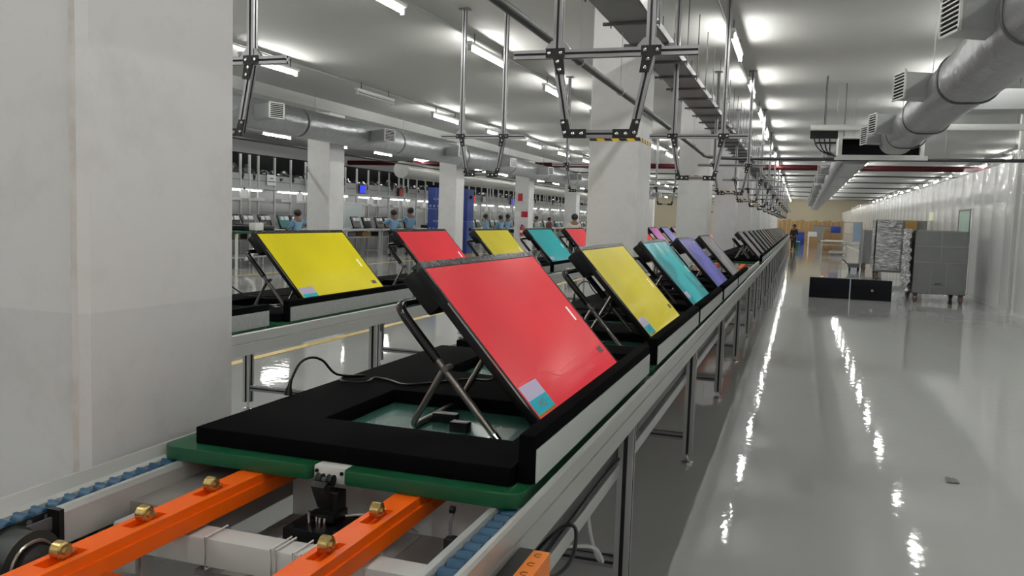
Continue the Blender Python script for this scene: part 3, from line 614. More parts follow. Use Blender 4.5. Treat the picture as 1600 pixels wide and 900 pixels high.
# ================================================================== HANGING FRAMES
FA = .047
def fr_mesh():
    d = {}
    d['pole'] = MB().slot((0,0,2.37),(0,0,3.83),FA).mesh('frame_pole', M_pole)
    d['plate_top'] = MB().box(-.06,.06,-.05,.05,3.83,3.845).mesh('frame_ceiling_plate', M_dgrey)
    d['bar'] = MB().slot((-.52,0,2.37),(.52,0,2.37),FA).mesh('frame_bar', M_pole)
    d['armL'] = MB().slot((-.265,0,2.345),(-.185,0,1.925),FA*.92).mesh('frame_armL', M_pole); d['armR'] = MB().slot((.265,0,2.345),(.185,0,1.925),FA*.92).mesh('frame_armR', M_pole)
    d['low'] = MB().slot((-.175,0,1.925),(.175,0,1.925),FA*.92).mesh('frame_low', M_pole)
    z = 2.37; yf = -FA/2-.003
    def pl(poly): return MB().sweep(poly, (0,yf-.003,0), (0,yf+.003,0), (1,0,0), (0,0,1))
    for s, n in ((-1,'L'),(1,'R')):
        d['tp'+n] = pl([(s*.325,z+.03),(s*.215,z+.03),(s*.215,z-.022),(s*.222,z-.022),(s*.21,z-.115),(s*.26,z-.115),(s*.283,z-.022),(s*.325,z-.022)]).mesh('frame_plate', M_blackmetal)
        d['lp'+n] = pl([(s*.23,2.005),(s*.185,2.005),(s*.168,1.95),(s*.075,1.95),(s*.075,1.90),(s*.205,1.90)]).mesh('frame_plate_low', M_blackmetal)
    d['bolt'] = MB().tube([(0,yf-.003,0),(0,yf-.009,0),(0,yf-.012,0)], [.010,.010,.005], 10).mesh('frame_bolt', M_chrome)
    d['gus'] = MB().sweep([(0,0),(.05,0),(.045,.012),(.012,.05),(0,.05)], (0,-.016,0), (0,.016,0), (1,0,0), (0,0,1)).mesh('frame_gusset', M_pole)
    return d
HF = fr_mesh()
def hanging(x, y, label, group, full=True):
    t = thing('hanging_gantry', label, 'hanging frame', (x, y, 0), group)
    for s in (-1, 1):
        p = link('pole', HF['pole'], t, (s*.262, 0, 0)); link('ceiling_plate', HF['plate_top'], p)
    link('crossbar', HF['bar'], t); link('arm', HF['armL'], t); link('arm', HF['armR'], t); link('lower_bar', HF['low'], t)
    for n, s in (('L',-1),('R',1)):
        a = link('bracket_plate', HF['tp'+n], t); b = link('bracket_plate', HF['lp'+n], t)
        if full:
            for q in ((s*.305,2.373),(s*.238,2.373),(s*.255,2.325),(s*.240,2.28)): link('bolt', HF['bolt'], a, (q[0],0,q[1]))
            for q in ((s*.21,1.985),(s*.198,1.93),(s*.15,1.925),(s*.10,1.925)): link('bolt', HF['bolt'], b, (q[0],0,q[1]))
            g = link('gusset', HF['gus'], t, (s*.262+FA/2, 0, 2.37+FA/2)); g = link('gusset', HF['gus'], t, (s*.262-FA/2, 0, 2.37+FA/2)); g.scale = (-1,1,1)
for k in range(13):
    hanging(-1.085, 4.66+4.62*k, '%s hanging aluminium frame above the near conveyor, counted from the viewer' % nth(k), 'hanging frames over the near conveyor', k < 4)
for k in range(9):
    hanging(-3.57, 4.55+4.75*k, '%s hanging aluminium frame above the rear conveyor, counted from the viewer' % nth(k), 'hanging frames over the rear conveyor', k < 4)

# ================================================================== CABLE TRAY, PIPES, DUCTS
ct = thing('cable_tray', 'perforated steel cable tray hung under the ceiling on black brackets', 'cable tray', (-1.465, 4, 3.15)); OY = (-1.465, 4, 3.15)
link('tray_floor', MB().box(-1.655,-1.275,4,58,3.15,3.155).mesh('tray_floor', M_tray, OY), ct)
for xx in (-1.655, -1.281): link('side_wall', MB().box(xx,xx+.006,4,58,3.15,3.22).mesh('tray_side', M_tray, OY), ct)
bk = MB().box(-.25,.25,-.016,.016,-.026,0).box(-.185,-.175,-.005,.005,-.05,.69).box(.235,.245,-.005,.005,-.05,.69).mesh('tray_bracket', M_dgrey)
for k in range(42): link('bracket', bk, ct, (0, .55+.92*k, 0))
for k in range(5): link('cable', MB().tube(spline([(-1.60+.065*k+.02*sin(q*1.7+k), 4+q*2.4, 3.172+.008*(k % 2)) for q in range(23)], 3), .014, 6).mesh('tray_cable', M_black, OY), ct)
bp_pts = spline([(-1.62,1.2,2.62),(-1.625,5,2.62),(-1.615,8.5,2.62),(-1.62,12.4,2.62),(-1.62,14.4,2.61)], 6) + bend((-1.62,15.5,2.60), (-1.62,14,2.60), (0,15.5,2.60), .7) + [(3.50,15.5,2.60)]
pp = thing('black_pipe', 'black pipe slung beside the pillars, turning across the aisle', 'pipe', (-1.62, 5, 2.62)); OB = (-1.62, 5, 2.62)
link('pipe', MB().tube(bp_pts, .029, 12).mesh('black_pipe', M_pipe, OB), pp)
hg = MB().tube([(.034*cos(a*pi/8), 0, .034*sin(a*pi/8)) for a in range(16)], .005, 6, closed=True).box(-.003,.003,-.003,.003,.034,1.23).mesh('pipe_hanger', M_grey)
for yy in (4.25, 6.2, 7.7, 11.4, 13.3): link('hanger', hg, pp, (0, yy-5, 0))
for xx in (.5, 2.2, 3.2): link('hanger', hg, pp, (xx+1.62, 10.5, -.02))
tag(link('red_fire_main', MB().cyl((-18.5,32.2,3.53),(9.8,32.2,3.53),.10,14).mesh('red_fire_main', M_red)), 'dark red fire main crossing the whole hall under the ceiling', 'pipe')
for k, (yy, zz) in enumerate(((37,3.52),(42.6,3.54),(48.5,3.54),(56,3.56),(64,3.56))):
    tag(link('cross_pipe', MB().cyl((-18.5,yy,zz),(9.8,yy,zz),.03,8).mesh('cross_pipe', M_pipe)), '%s thin dark sprinkler pipe crossing beyond the red fire main' % nth(k), 'pipe', 'sprinkler cross pipes')

def flat_oval(w, h, n=10):
    r = h/2; out = []
    for k in range(n+1): a = -pi/2+pi*k/n; out.append((w/2-r+r*cos(a), r*sin(a)))
    for k in range(n+1): a = pi/2+pi*k/n; out.append((-w/2+r+r*cos(a), r*sin(a)))
    return out
outlet_body = MB().sweep([(-.14,-.12),(.14,-.12),(.14,.12),(-.14,.12)], (.10,0,0), (-.62,-.10,0), (0,1,0), (0,0,1)).mesh('outlet_body', M_ductbox)
of = MB()
def outlet_fr(): 
    b = MB(); b.box(-.66,-.62,-.26,.06,-.15,.15); return b
outlet_frame = MB().box(-.645,-.62,-.255,-.235,-.135,.135).box(-.645,-.62,.035,.055,-.135,.135).box(-.645,-.62,-.255,.055,-.135,-.118).box(-.645,-.62,-.255,.055,.118,.135).mesh('outlet_frame', M_lgrey)
outlet_back = MB().box(-.632,-.622,-.236,.036,-.119,.119).mesh('outlet_back', M_dark)
outlet_slat = MB().box(-.645,-.632,-.235,.035,-.004,.006).mesh('outlet_slat', M_lgrey)
def outlet(parent, loc, sx=1, rz=0, sc=1):
    o = link('outlet', outlet_body, parent, loc, rz, (sx*sc, sc, sc)); link('frame', outlet_frame, o); link('backing', outlet_back, o)
    for k in range(7): link('slat', outlet_slat, o, (0,0,-.096+.032*k))
def rbox(w, h, r, n=6):
    out = []
    for cx, cz, a0 in ((w/2-r,-h/2+r,-pi/2),(w/2-r,h/2-r,0),(-w/2+r,h/2-r,pi/2),(-w/2+r,-h/2+r,pi)):
        out += [(cx+r*cos(a0+pi/2*k/n), cz+r*sin(a0+pi/2*k/n)) for k in range(n+1)]
    return out
rd = thing('air_duct', 'large foil-wrapped duct with side outlets running above the aisle', 'duct', (1.37, 9, 2.86)); OD = (1.37, 9, 2.86)
for k, (yq, yr) in enumerate(((1.0,8.55),(8.6,11.2),(11.25,13.2),(13.25,14.4))):
    link('duct_section', MB().sweep(rbox(.52-.01*k, .44, .19), (1.37-.01*k,yq,2.82), (1.37-.01*k,yr,2.82), (1,0,0), (0,0,1)).mesh('duct_section', M_duct, OD), rd)
seam = MB().tube([(1.37+a*1.02, 0, 2.82+b*1.02) for a, b in rbox(.52,.44,.19)], .012, 6, closed=True).mesh('duct_seam', M_dgrey, (1.37,0,2.86))
for yy in (6.0, 8.58, 11.22, 13.22): link('seam', seam, rd, (0, yy-9, 0))
for yy in (6.45, 9.45, 12.7, 14.3): outlet(rd, (-.12, yy-9, .0), .68, .25, 1.0)
for yy in (5.0, 8.0, 11.0, 14.0): link('hanger_rod', MB().box(1.365,1.375,yy,yy+.01,3.03,3.85).mesh('duct_rod', M_grey, OD), rd)
rd2 = thing('air_duct', 'far continuation of the foil duct beyond the air handler', 'duct', (.86, 28, 2.8)); OD2 = (.86, 28, 2.8)
for k in range(10):
    y0 = 16.2+4.6*k
    link('duct_section', MB().sweep(rbox(.56-.01*k, .46, .18), (.88+.012*k,y0,2.80), (.88+.012*k,y0+4.5,2.80), (1,0,0), (0,0,1)).mesh('duct_section_far', M_duct, OD2), rd2)
    outlet(rd2, (-.16, y0+2-28, .06), .6, .25, .9)
link('end_cap', MB().sweep(rbox(.60,.5,.18), (1.0,62.2,2.80), (1.0,62.4,2.80), (1,0,0), (0,0,1)).mesh('duct_end', M_ductbox, OD2), rd2)
for k in range(11): link('hanger_rod', MB().box(.86,.87,17+4.4*k,17.01+4.4*k,3.0,3.85).mesh('duct_rod', M_grey, OD2), rd2)
# air handling box with dark opening, cross channel
ah = thing('air_handler', 'sheet-metal air handling box with a dark opening hung across the aisle', 'air handler', (1.17, 15, 2.6)); OA = (1.17, 15, 2.6)
link('casing', MB().box(.53,1.82,14.95,15.8,2.60,2.635).box(.53,1.82,14.95,15.8,2.90,2.93).box(.53,.59,14.95,15.8,2.635,2.90).box(1.76,1.82,14.95,15.8,2.635,2.90).mesh('ahu_case', M_lgrey, OA), ah)
link('opening', MB().box(.59,1.76,15.1,15.7,2.635,2.90).mesh('ahu_dark', M_dark, OA), ah)
for q in (.62,1.72): link('hanger_rod', MB().box(q-.008,q+.008,15.3,15.316,2.93,3.86).mesh('ahu_rod', M_dgrey, OA), ah)
link('face_rail', MB().box(.48,1.87,14.88,14.95,2.55,2.62).mesh('ahu_rail', M_alu, OA), ah)
xc_ = thing('cross_channel', 'bright metal channel hung across the aisle before the air handler', 'channel', (1.5, 14.5, 3.0))
link('channel', MB().box(-1.42,1.9,-.05,.05,-.02,.07).mesh('cross_channel', M_alu, bevel=.005), xc_)
for q in (-1.2,1.5): link('hanger_rod', MB().box(q-.006,q+.006,-.006,.006,.07,.86).mesh('channel_rod', M_dgrey), xc_)
tag(link('branch_duct', MB().box(1.55,3.5,11.4,11.9,2.90,3.14).mesh('branch_duct', M_ductbox, bevel=.006)), 'rectangular branch duct joining the foil duct from the partition', 'duct')
hb = thing('hanging_cables', 'bundle of black cables drooping from a small bracket by the air handler', 'cables', (.25, 14.6, 2.8)); OH = (.25, 14.6, 2.8)
link('bracket', MB().box(.08,.50,14.55,14.65,2.86,2.98).box(.18,.48,14.57,14.63,2.78,2.81).box(.28,.29,14.6,14.61,2.98,3.85).mesh('cable_bracket', M_black, OH), hb)
for k in range(4): link('cable', MB().tube(spline([(.14+.08*k,14.6,2.88),(.18+.07*k,14.6,2.76),(.28+.04*k,14.65,2.66),(.50,14.9,2.60)],5), .011, 6).mesh('hang_cable', M_black, OH), hb)

# left foil duct and the far pale duct
ld = thing('air_duct', 'foil-wrapped round duct above the row of far pillars', 'duct', (-9.4, 20, 3.15)); OLD = (-9.4, 20, 3.15)
for k in range(12):
    y0 = 6+4.2*k
    link('duct_section', MB().cyl((-9.4,y0,3.15),(-9.4,y0+4.12,3.15),.28,18).mesh('duct_round', M_duct, OLD), ld)
    if k > 0: outlet(ld, (.26, y0-1.6-20+4.2, -.02), -1, -.35)
for k in range(10): link('hanger_rod', MB().box(-9.405,-9.395,7+4*k,7.01+4*k,3.4,3.84).mesh('duct_rod', M_grey, OLD), ld)
pdt = thing('wrapped_duct', 'pale wrapped round duct above the assembly benches', 'duct', (-13.4, 27, 2.98))
link('duct_body', MB().cyl((0,0,0),(0,35,0),.30,16).mesh('pale_duct', mat('pale_duct_wrap', (.42,.42,.40), .35, .4, bump=(6,.4,3,.05))), pdt)
for k in range(8): link('hanger_rod', MB().box(-.006,.006,1+4.5*k,1.012+4.5*k,.29,.87).mesh('pale_duct_rod', M_grey), pdt)
tag(link('black_wire_pipe', MB().cyl((-10.9,8,2.86),(-10.9,60,2.86),.02,8).mesh('black_wire_pipe', M_pipe)), 'thin black pipe beside the round foil duct', 'pipe')

# ================================================================== RIGHT SIDE: CAGES, FOAM BLOCKS
def cage(label, x0, x1, y0, y1, z0, z1, group=None, layout=True):
    t = thing('roll_cage', label, 'cage trolley', ((x0+x1)/2, (y0+y1)/2, 0), group); o = ((x0+x1)/2, (y0+y1)/2, 0); b = .022
    fr = MB()
    for x in (x0, x1-b):
        for y in (y0, y1-b): fr.box(x, x+b, y, y+b, z0, z1)
    for z in (z0, z1-b):
        fr.box(x0,x1,y0,y0+b,z,z+b).box(x0,x1,y1-b,y1,z,z+b).box(x0,x0+b,y0,y1,z,z+b).box(x1-b,x1,y0,y1,z,z+b)
    link('frame', fr.mesh('cage_frame', M_cageframe, o), t)
    bars = MB(); w, h = x1-x0, z1-z0
    if layout:
        zs = [z0+h*.5, z0+h*.75]
        for z in zs: bars.box(x0,x1,y0-.004,y0+.018,z-.01,z+.01)
        bars.box(x0+w*.5-.01,x0+w*.5+.01,y0-.004,y0+.018,z0+h*.5,z1)
        for q in (.33,.62): bars.box(x0+w*q-.01,x0+w*q+.01,y0-.004,y0+.018,z0,z0+h*.5)
        bars.box(x0+w*.33,x0+w*.62,y0-.004,y0+.018,z0+h*.12-.008,z0+h*.12+.008)
        link('bars', bars.mesh('cage_bars', M_cageframe, o), t)
        for a in ((0,.5,.75,1),(.5,1,.75,1),(0,.5,.5,.75),(.5,1,.5,.75),(0,.33,0,.5),(.33,.62,.12,.5),(.62,1,0,.5),(.33,.62,0,.12)):
            link('panel', MB().box(x0+w*a[0]+.012,x0+w*a[1]-.012,y0+.006,y0+.012,z0+h*a[2]+.012,z0+h*a[3]-.012).mesh('cage_panel', M_cage, o), t)
        link('latch', MB().box(x0+w*.42,x0+w*.54,y0-.012,y0+.006,z0+h*.15,z0+h*.18).mesh('cage_latch', M_dgrey, o), t)
    else:
        link('panel', MB().box(x0+.012,x1-.012,y0+.006,y0+.012,z0,z1).mesh('cage_panel', M_cage, o), t)
    link('side_panel', MB().box(x1-.014,x1-.006,y0,y1,z0,z1).mesh('cage_side', M_cage, o), t); link('side_panel', MB().box(x0+.006,x0+.014,y0,y1,z0,z1).mesh('cage_side', M_cage, o), t); link('back_panel', MB().box(x0,x1,y1-.014,y1-.006,z0,z1).mesh('cage_back', M_cage, o), t)
    link('floor_panel', MB().box(x0,x1,y0,y1,z0,z0+.012).mesh('cage_floor', M_cage, o), t)
    wh = MB().cyl((-.028,0,.075),(.028,0,.075),.075,14).mesh('caster_wheel', mat('brown_caster', (.16,.10,.07), .5)); fk = MB().box(-.042,-.032,-.04,.04,.05,.18).box(.032,.042,-.04,.04,.05,.18).box(-.042,.042,-.04,.04,.155,.18).mesh('caster_fork', M_dgrey)
    for x in (x0+.07, x1-.07):
        for y in (y0+.07, y1-.07):
            c = link('caster', fk, t, (x-o[0], y-o[1], 0), 0, (1,1,z0/.18)); link('wheel', wh, c)
    return t
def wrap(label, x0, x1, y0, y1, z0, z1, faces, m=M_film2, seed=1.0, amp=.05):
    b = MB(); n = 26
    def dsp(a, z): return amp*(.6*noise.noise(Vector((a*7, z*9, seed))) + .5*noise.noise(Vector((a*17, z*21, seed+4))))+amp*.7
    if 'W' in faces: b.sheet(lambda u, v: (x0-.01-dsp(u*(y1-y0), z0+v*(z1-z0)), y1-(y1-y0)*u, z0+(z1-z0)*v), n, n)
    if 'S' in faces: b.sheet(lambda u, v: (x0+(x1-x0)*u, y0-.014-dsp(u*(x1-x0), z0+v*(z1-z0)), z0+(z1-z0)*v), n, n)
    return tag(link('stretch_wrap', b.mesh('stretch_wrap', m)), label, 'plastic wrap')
cage('grey sheet-metal roll cage with panelled front standing nearest on the aisle', 2.20, 3.16, 18.45, 19.75, .18, 1.44)
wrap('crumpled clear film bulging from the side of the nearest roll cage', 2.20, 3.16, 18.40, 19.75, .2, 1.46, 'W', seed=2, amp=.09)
cage('tall roll cage wrapped in stretch film behind the nearest cage', 2.08, 3.36, 25.9, 26.9, .22, 1.70, layout=False)
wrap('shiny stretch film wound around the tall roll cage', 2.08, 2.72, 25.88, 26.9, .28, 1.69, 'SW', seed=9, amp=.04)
tag(link('carton', MB().box(2.80,3.10,25.80,25.88,1.40,1.68).mesh('carton', mat('ochre_carton', (.35,.20,.05), .7), bevel=.004)), 'small ochre carton flap against the top of the tall wrapped cage', 'carton')
cage('dark roll cage farthest along the aisle beyond the wrapped one', 2.06, 2.7, 30.4, 31.5, .25, 1.38, layout=False)
pj = thing('pallet_jack', 'dark pallet truck parked before the farthest cage', 'pallet truck', (1.72, 30.1, 0))
link('chassis', MB().box(-.12,.25,0,.35,.12,.26).mesh('jack_chassis', M_dgrey, bevel=.01), pj); link('handle', MB().tube([(-.1,.1,.2),(-.25,.0,.35),(-.32,0,.38)], .018, 8).mesh('jack_handle', M_black), pj)
for x in (-.06,.2): link('wheel', MB().cyl((x-.03,.1,.07),(x+.03,.1,.07),.07,12).mesh('jack_wheel', M_black), pj)
for k, (xa, xb) in enumerate(((.265,1.03),(1.055,1.815))):
    fb = thing('foam_block', ['plain black foam block standing on the aisle floor', 'black foam block with a small pale diamond hole on the aisle floor'][k], 'foam block', ((xa+xb)/2, 18.3, 0), 'black foam blocks on the floor')
    link('slab', MB().box(-(xb-xa)/2,(xb-xa)/2,-.06,.06,0,.41).mesh('foam_slab', mat('floor_foam', (.012,.013,.017), .9, spec=.2), bevel=.006), fb)
    for q in range(2): link('groove', MB().box(-(xb-xa)/2+.01,(xb-xa)/2-.01,-.0625,-.06,.13+.13*q,.135+.13*q).mesh('foam_groove', M_dark), fb)
    if k: 
        link('hole', MB().sweep([(0,-.045),(.045,0),(0,.045),(-.045,0)], (.02,-.063,.2), (.02,-.06,.2), (1,0,0), (0,0,1)).mesh('foam_hole', M_dark), fb)
        link('insert', MB().sweep([(0,-.03),(.03,0),(0,.03),(-.03,0)], (.02,-.066,.2), (.02,-.063,.2), (1,0,0), (0,0,1)).mesh('foam_insert', mat('pale_insert', (.55,.45,.35), .6)), fb)
def floor_film(label, c, sx, sy, seed, h=.05, m=M_film):
    tag(link('plastic_sheet', MB().sheet(lambda u, v: (c[0]+sx*(u-.5)*(1+.15*noise.noise(Vector((v*3,seed,0)))), c[1]+sy*(v-.5)*(1+.15*noise.noise(Vector((u*3,seed,5)))), .004+h*max(0, noise.noise(Vector((u*5, v*5, seed)))+.15)), 18, 18).mesh('plastic_sheet', m)), label, 'plastic sheet')
floor_film('flat clear plastic sheet lying on the floor before the nearest cage', (2.9,16.4), 1.1, 2.0, 3, .015, mat('floor_film', (.6,.62,.64), .12, alpha=.35))
floor_film('crumpled clear plastic on the floor under the nearest cage', (3.1,20.3), .8, 1.0, 8, .25)
floor_film('crumpled film spilling out beside the foam blocks', (2.0,19.6), .35, .9, 12, .2)
tag(link('paper_scrap', MB().sheet(lambda u, v: (.922+.07*(u-.5), 5.35+.09*(v-.5), .004+.022*abs(noise.noise(Vector((u*4,v*4,1))))), 6, 6).mesh('paper_scrap', mat('dark_scrap', (.16,.15,.14), .5))), 'small crumpled scrap lying alone on the aisle floor', 'scrap')

# far end of the aisle
wp = thing('wooden_partition', 'row of upright brown boards before the beige end wall', 'board wall', (-.2, 78, 0))
for k in range(16): link('plank', MB().box(-1.6+.37*k,-1.6+.37*k+.34,-.05+.05*(k % 2),0+.05*(k % 2),0,1.85+.06*(k % 3)).mesh('plank', M_wood), wp)
def worktable(label, loc, w, d, h, top, group=None):
    t = thing('work_table', label, 'table', (*loc, 0), group)
    link('table_top', MB().box(0,w,0,d,h-.04,h).mesh('table_top', top, bevel=.004), t)
    for x in (.03, w-.07):
        for y in (.03, d-.07): link('leg', MB().box(x,x+.04,y,y+.04,0,h-.04).mesh('table_leg', M_lgrey), t)
    link('stretcher', MB().box(.03,w-.03,.05,.08,.12,.15).mesh('table_stretcher', M_lgrey), t); link('lower_shelf', MB().box(.03,w-.03,.04,d-.04,h-.22,h-.19).mesh('table_shelf', M_lgrey), t)
    return t
worktable('pale green packing table far down the aisle', (1.1,46.1), 1.35, 1.6, .72, mat('pale_green_top', (.45,.55,.52), .35))
for k, (x, y, z, w, d, h, m, lab) in enumerate(((1.3,46.4,.72,.9,.8,.04,M_paper,'stack of white sheets on the packing table'), (1.25,49.2,0,.42,.5,.62,M_card,'brown carton lowest in the stack behind the packing table'), (1.7,49.2,0,.44,.5,.62,M_card,'brown carton beside the lowest one behind the packing table'),
        (1.25,49.2,.62,.42,.5,.5,M_card,'brown carton standing on the stack behind the packing table'), (1.7,49.2,.62,.44,.5,.5,M_card,'square brown carton right on top behind the packing table'), (1.3,49.25,1.12,.3,.4,.28,M_card,'small brown carton topmost of the stack'), (1.64,49.25,1.12,.5,.4,.36,M_bluedrum,'blue crate topmost on the brown cartons'), (.66,60,0,.55,.5,.75,M_card,'brown open carton on the floor before the grey screen'), (-.30,65.7,.97,.7,.6,.25,M_card,'flat carton on the far blue drum')))  :
    tag(link('carton', MB().box(0,w,0,d,0,h).mesh('far_carton', m, bevel=.01), None, (x, y, z)), lab, 'carton', 'cartons at the far end')
def lathe_thing(name, label, cat, loc, prof, m, lid=None):
    t = thing(name, label, cat, loc)
    link('body', MB().tube([(0,0,z) for r, z in prof], [r for r, z in prof], 16).mesh(name+'_body', m), t)
    link('rim', MB().tube([(prof[-1][0]*cos(a*pi/8), prof[-1][0]*sin(a*pi/8), prof[-1][1]) for a in range(16)], .02, 6, closed=True).mesh(name+'_rim', lid or m), t)
lathe_thing('plastic_drum', 'blue plastic drum far down the aisle', 'drum', (.05,66,0), [(.32,0),(.36,.1),(.36,.5),(.37,.52),(.36,.56),(.34,.95)], M_bluedrum)
lathe_thing('waste_bin', 'green waste bin with a white liner beside the far dark-clothed person', 'bin', (-.12,53.6,0), [(.14,0),(.18,.45),(.19,.5)], M_greenbin, M_paper)
lathe_thing('plastic_drum', 'pale drum beside the blue drum at the far end', 'drum', (1.0,70,0), [(.28,0),(.33,.1),(.33,.9),(.30,1.0)], M_lgrey)
sc_ = thing('grey_screen', 'dark grey panel screen standing before the end boards', 'screen', (1.1,74,0)); link('sheet', MB().box(0,1.5,0,.04,.1,1.45).mesh('gs_sheet', M_cage), sc_); link('frame', MB().box(0,.05,-.01,.05,0,1.5).box(1.45,1.5,-.01,.05,0,1.5).box(0,1.5,-.01,.05,1.45,1.5).mesh('gs_frame', M_dgrey), sc_)
wr_ = thing('wire_rack', 'tall grey rack with a pale blue panel beside the packing table', 'rack', (2.2,48,0))
for x in (0,.9):
    for y in (0,.6): link('post', MB().box(x,x+.04,y,y+.04,0,1.75).mesh('rack_post', M_grey), wr_)
for z in (.5,1.1,1.7): link('shelf', MB().box(0,.94,0,.64,z,z+.03).mesh('rack_shelf', M_grey), wr_)
link('panel', MB().box(.5,.9,-.02,-.005,.7,1.7).mesh('rack_panel', mat('pale_blue_panel', (.35,.45,.58), .5)), wr_)
tag(link('white_bag', MB().ball((1.9,46.8,.14), .32, 14, 8, (1.3,.9,.42)).mesh('white_bag', M_paper)), 'white plastic bag lying under the packing table', 'bag')

# ================================================================== LEFT: BLUE CARTONS, ASSEMBLY LINE
def bluebox(x0, x1, y0, y1, z0, z1, lab):
    t = thing('blue_carton', lab, 'carton', ((x0+x1)/2, (y0+y1)/2, z0), 'blue cartons by the pillar'); w, d, h = (x1-x0)/2, (y1-y0)/2, z1-z0
    link('box', MB().box(-w,w,-d,d,0,h).mesh('blue_box', M_bluebox, bevel=.008), t)
    link('handle_hole', MB().box(w-.004,w+.003,-.12,.12,h*.70,h*.80).mesh('handle_hole', M_dark), t)
    link('tape', MB().box(-.02,.02,-d-.003,-d,h*.25,h).mesh('carton_tape', mat('carton_tape', (.06,.09,.26), .3)), t)
    link('print', MB().box(-.10,.10,-d-.002,-d,h*.42,h*.50).mesh('carton_print', mat('pale_print', (.25,.30,.45), .6, vary=(60,1,(.02,.05,.22)))), t)
    for q in range(4): link('pictogram', MB().box(-w+.06+.14*q,-w+.13+.14*q,-d-.002,-d,.05,.13).mesh('pictogram', mat('pale_print2', (.22,.26,.42), .6)), t)
bluebox(-11.88,-11.28,26.0,26.55,.10,.86,'blue carton at the bottom of the stack nearest the white pillar aisle')
bluebox(-11.88,-11.28,26.0,26.55,.87,1.62,'blue carton in the middle of the nearest blue stack')
bluebox(-11.88,-11.28,26.0,26.55,1.63,2.34,'blue carton topmost of the nearest blue stack')
bluebox(-11.75,-11.05,27.5,28.1,.10,1.22,'lower blue carton of the rear blue stack')
bluebox(-11.75,-11.05,27.5,28.1,1.23,2.36,'upper blue carton of the rear blue stack')
for k, (x, y) in enumerate(((-11.58,26.27),(-11.4,27.8))):
    bp = thing('skid', ['low dark skid under the nearest blue stack', 'low dark skid under the rear blue stack'][k], 'skid', (x, y, 0))
    for q in range(3): link('runner', MB().box(-.34+.30*q,-.26+.30*q,-.3,.3,0,.07).mesh('skid_runner', M_wood), bp)
    link('deck', MB().box(-.36,.36,-.3,.3,.07,.10).mesh('skid_deck', M_wood), bp)
tag(link('dust_cover', MB().box(-11.83,-11.33,26.05,26.5,2.341,2.42).mesh('dust_cover', M_dark, bevel=.02)), 'dark crumpled cover on top of the nearest blue stack', 'cover')

# assembly line modules
wall_m = MB().box(-15.05,-15.0,0,2.36,.0,1.98).mesh('back_board', mat('bench_back', (.40,.40,.40), .5)); 
AM = dict(top=MB().box(-14.3,-13.45,0,2.36,.84,.89).mesh('bench_top', M_lgrey), under=MB().box(-14.2,-13.6,.05,2.3,.60,.63).mesh('bench_shelf', M_grey), leg=MB().box(-.03,.03,-.03,.03,0,.84).mesh('bench_leg', M_lgrey),
          foot=MB().box(-14.25,-13.5,-.02,.02,.12,.16).mesh('bench_brace', M_lgrey),
          post=MB().box(-.025,.025,-.025,.025,0,2.92).mesh('rack_upright', M_alu), beam=MB().box(-14.55,-14.45,0,2.4,1.99,2.06).mesh('rack_beam', M_grey),
          board=MB().box(-14.54,-14.50,.02,2.38,2.07,2.40).mesh('shelf_board', M_grey), rail=MB().box(-14.50,-14.49,.02,2.38,2.22,2.235).mesh('board_line', M_dgrey),
          shelf=MB().box(-15.0,-14.5,0,2.4,2.05,2.08).mesh('rack_shelf_plate', M_grey), low=MB().box(-14.75,-14.5,.1,2.3,1.62,1.65).mesh('tool_shelf', M_grey),
          fixt=MB().box(-14.54,-14.46,.15,1.85,1.965,1.99).mesh('task_housing', M_white), tube=MB().cyl((-14.5,.2,1.942),(-14.5,1.8,1.942),.022,8).mesh('task_tube', M_task),
          dark=MB().box(-15.4,-15.35,0,2.4,2.05,3.05).mesh('dark_backing', M_dark))
mon = MB().obox((0,0,.20), Vector((0,1,0)), Vector((-.35,0,.94)).normalized(), Vector((.94,0,.35)).normalized(), .26, .20, .02).mesh('monitor_case', M_black, bevel=.005)
monf = [MB().obox((.0205*.94,0,.2+.0205*.35), Vector((0,1,0)), Vector((-.35,0,.94)).normalized(), Vector((.94,0,.35)).normalized(), .235, .175, .002).mesh('monitor_face', m) for m in (mat('mon_green', (.01,.05,.05), .2, emit=(.01,.06,.06), es=1), mat('mon_grey', (.10,.10,.10), .2), mat('mon_dark', (.02,.02,.02), .15))]
mons = MB().obox((.006,-.12,.30), Vector((0,1,0)), Vector((-.35,0,.94)).normalized(), Vector((.94,0,.35)).normalized(), .06, .05, .02).obox((.006,.10,.30), Vector((0,1,0)), Vector((-.35,0,.94)).normalized(), Vector((.94,0,.35)).normalized(), .09, .05, .02).mesh('monitor_labels', M_paper)
monst = MB().box(-.10,.06,-.12,.12,0,.02).box(-.10,-.07,-.03,.03,.02,.2).mesh('monitor_stand', M_dgrey)
bag = [MB().ball((0,0,.13), .2, 9, 6, (1,1.3,.65)).mesh('bag%d' % i, M_bag) for i in range(2)]
for me in bag:
    for v in me.vertices:
        q = noise.noise(v.co*6+Vector((len(me.name),0,0))); v.co *= 1+.35*q
        if v.co.z < 0: v.co.z = 0
bagshine = MB().ball((0,0,0), .06, 7, 5, (1,1,.7)).mesh('bagged_metal', mat('shiny_bag', (.7,.7,.72), .15, .6))  # pale balls added as highlights on the black bags
ypos = 16.2; nm = 18
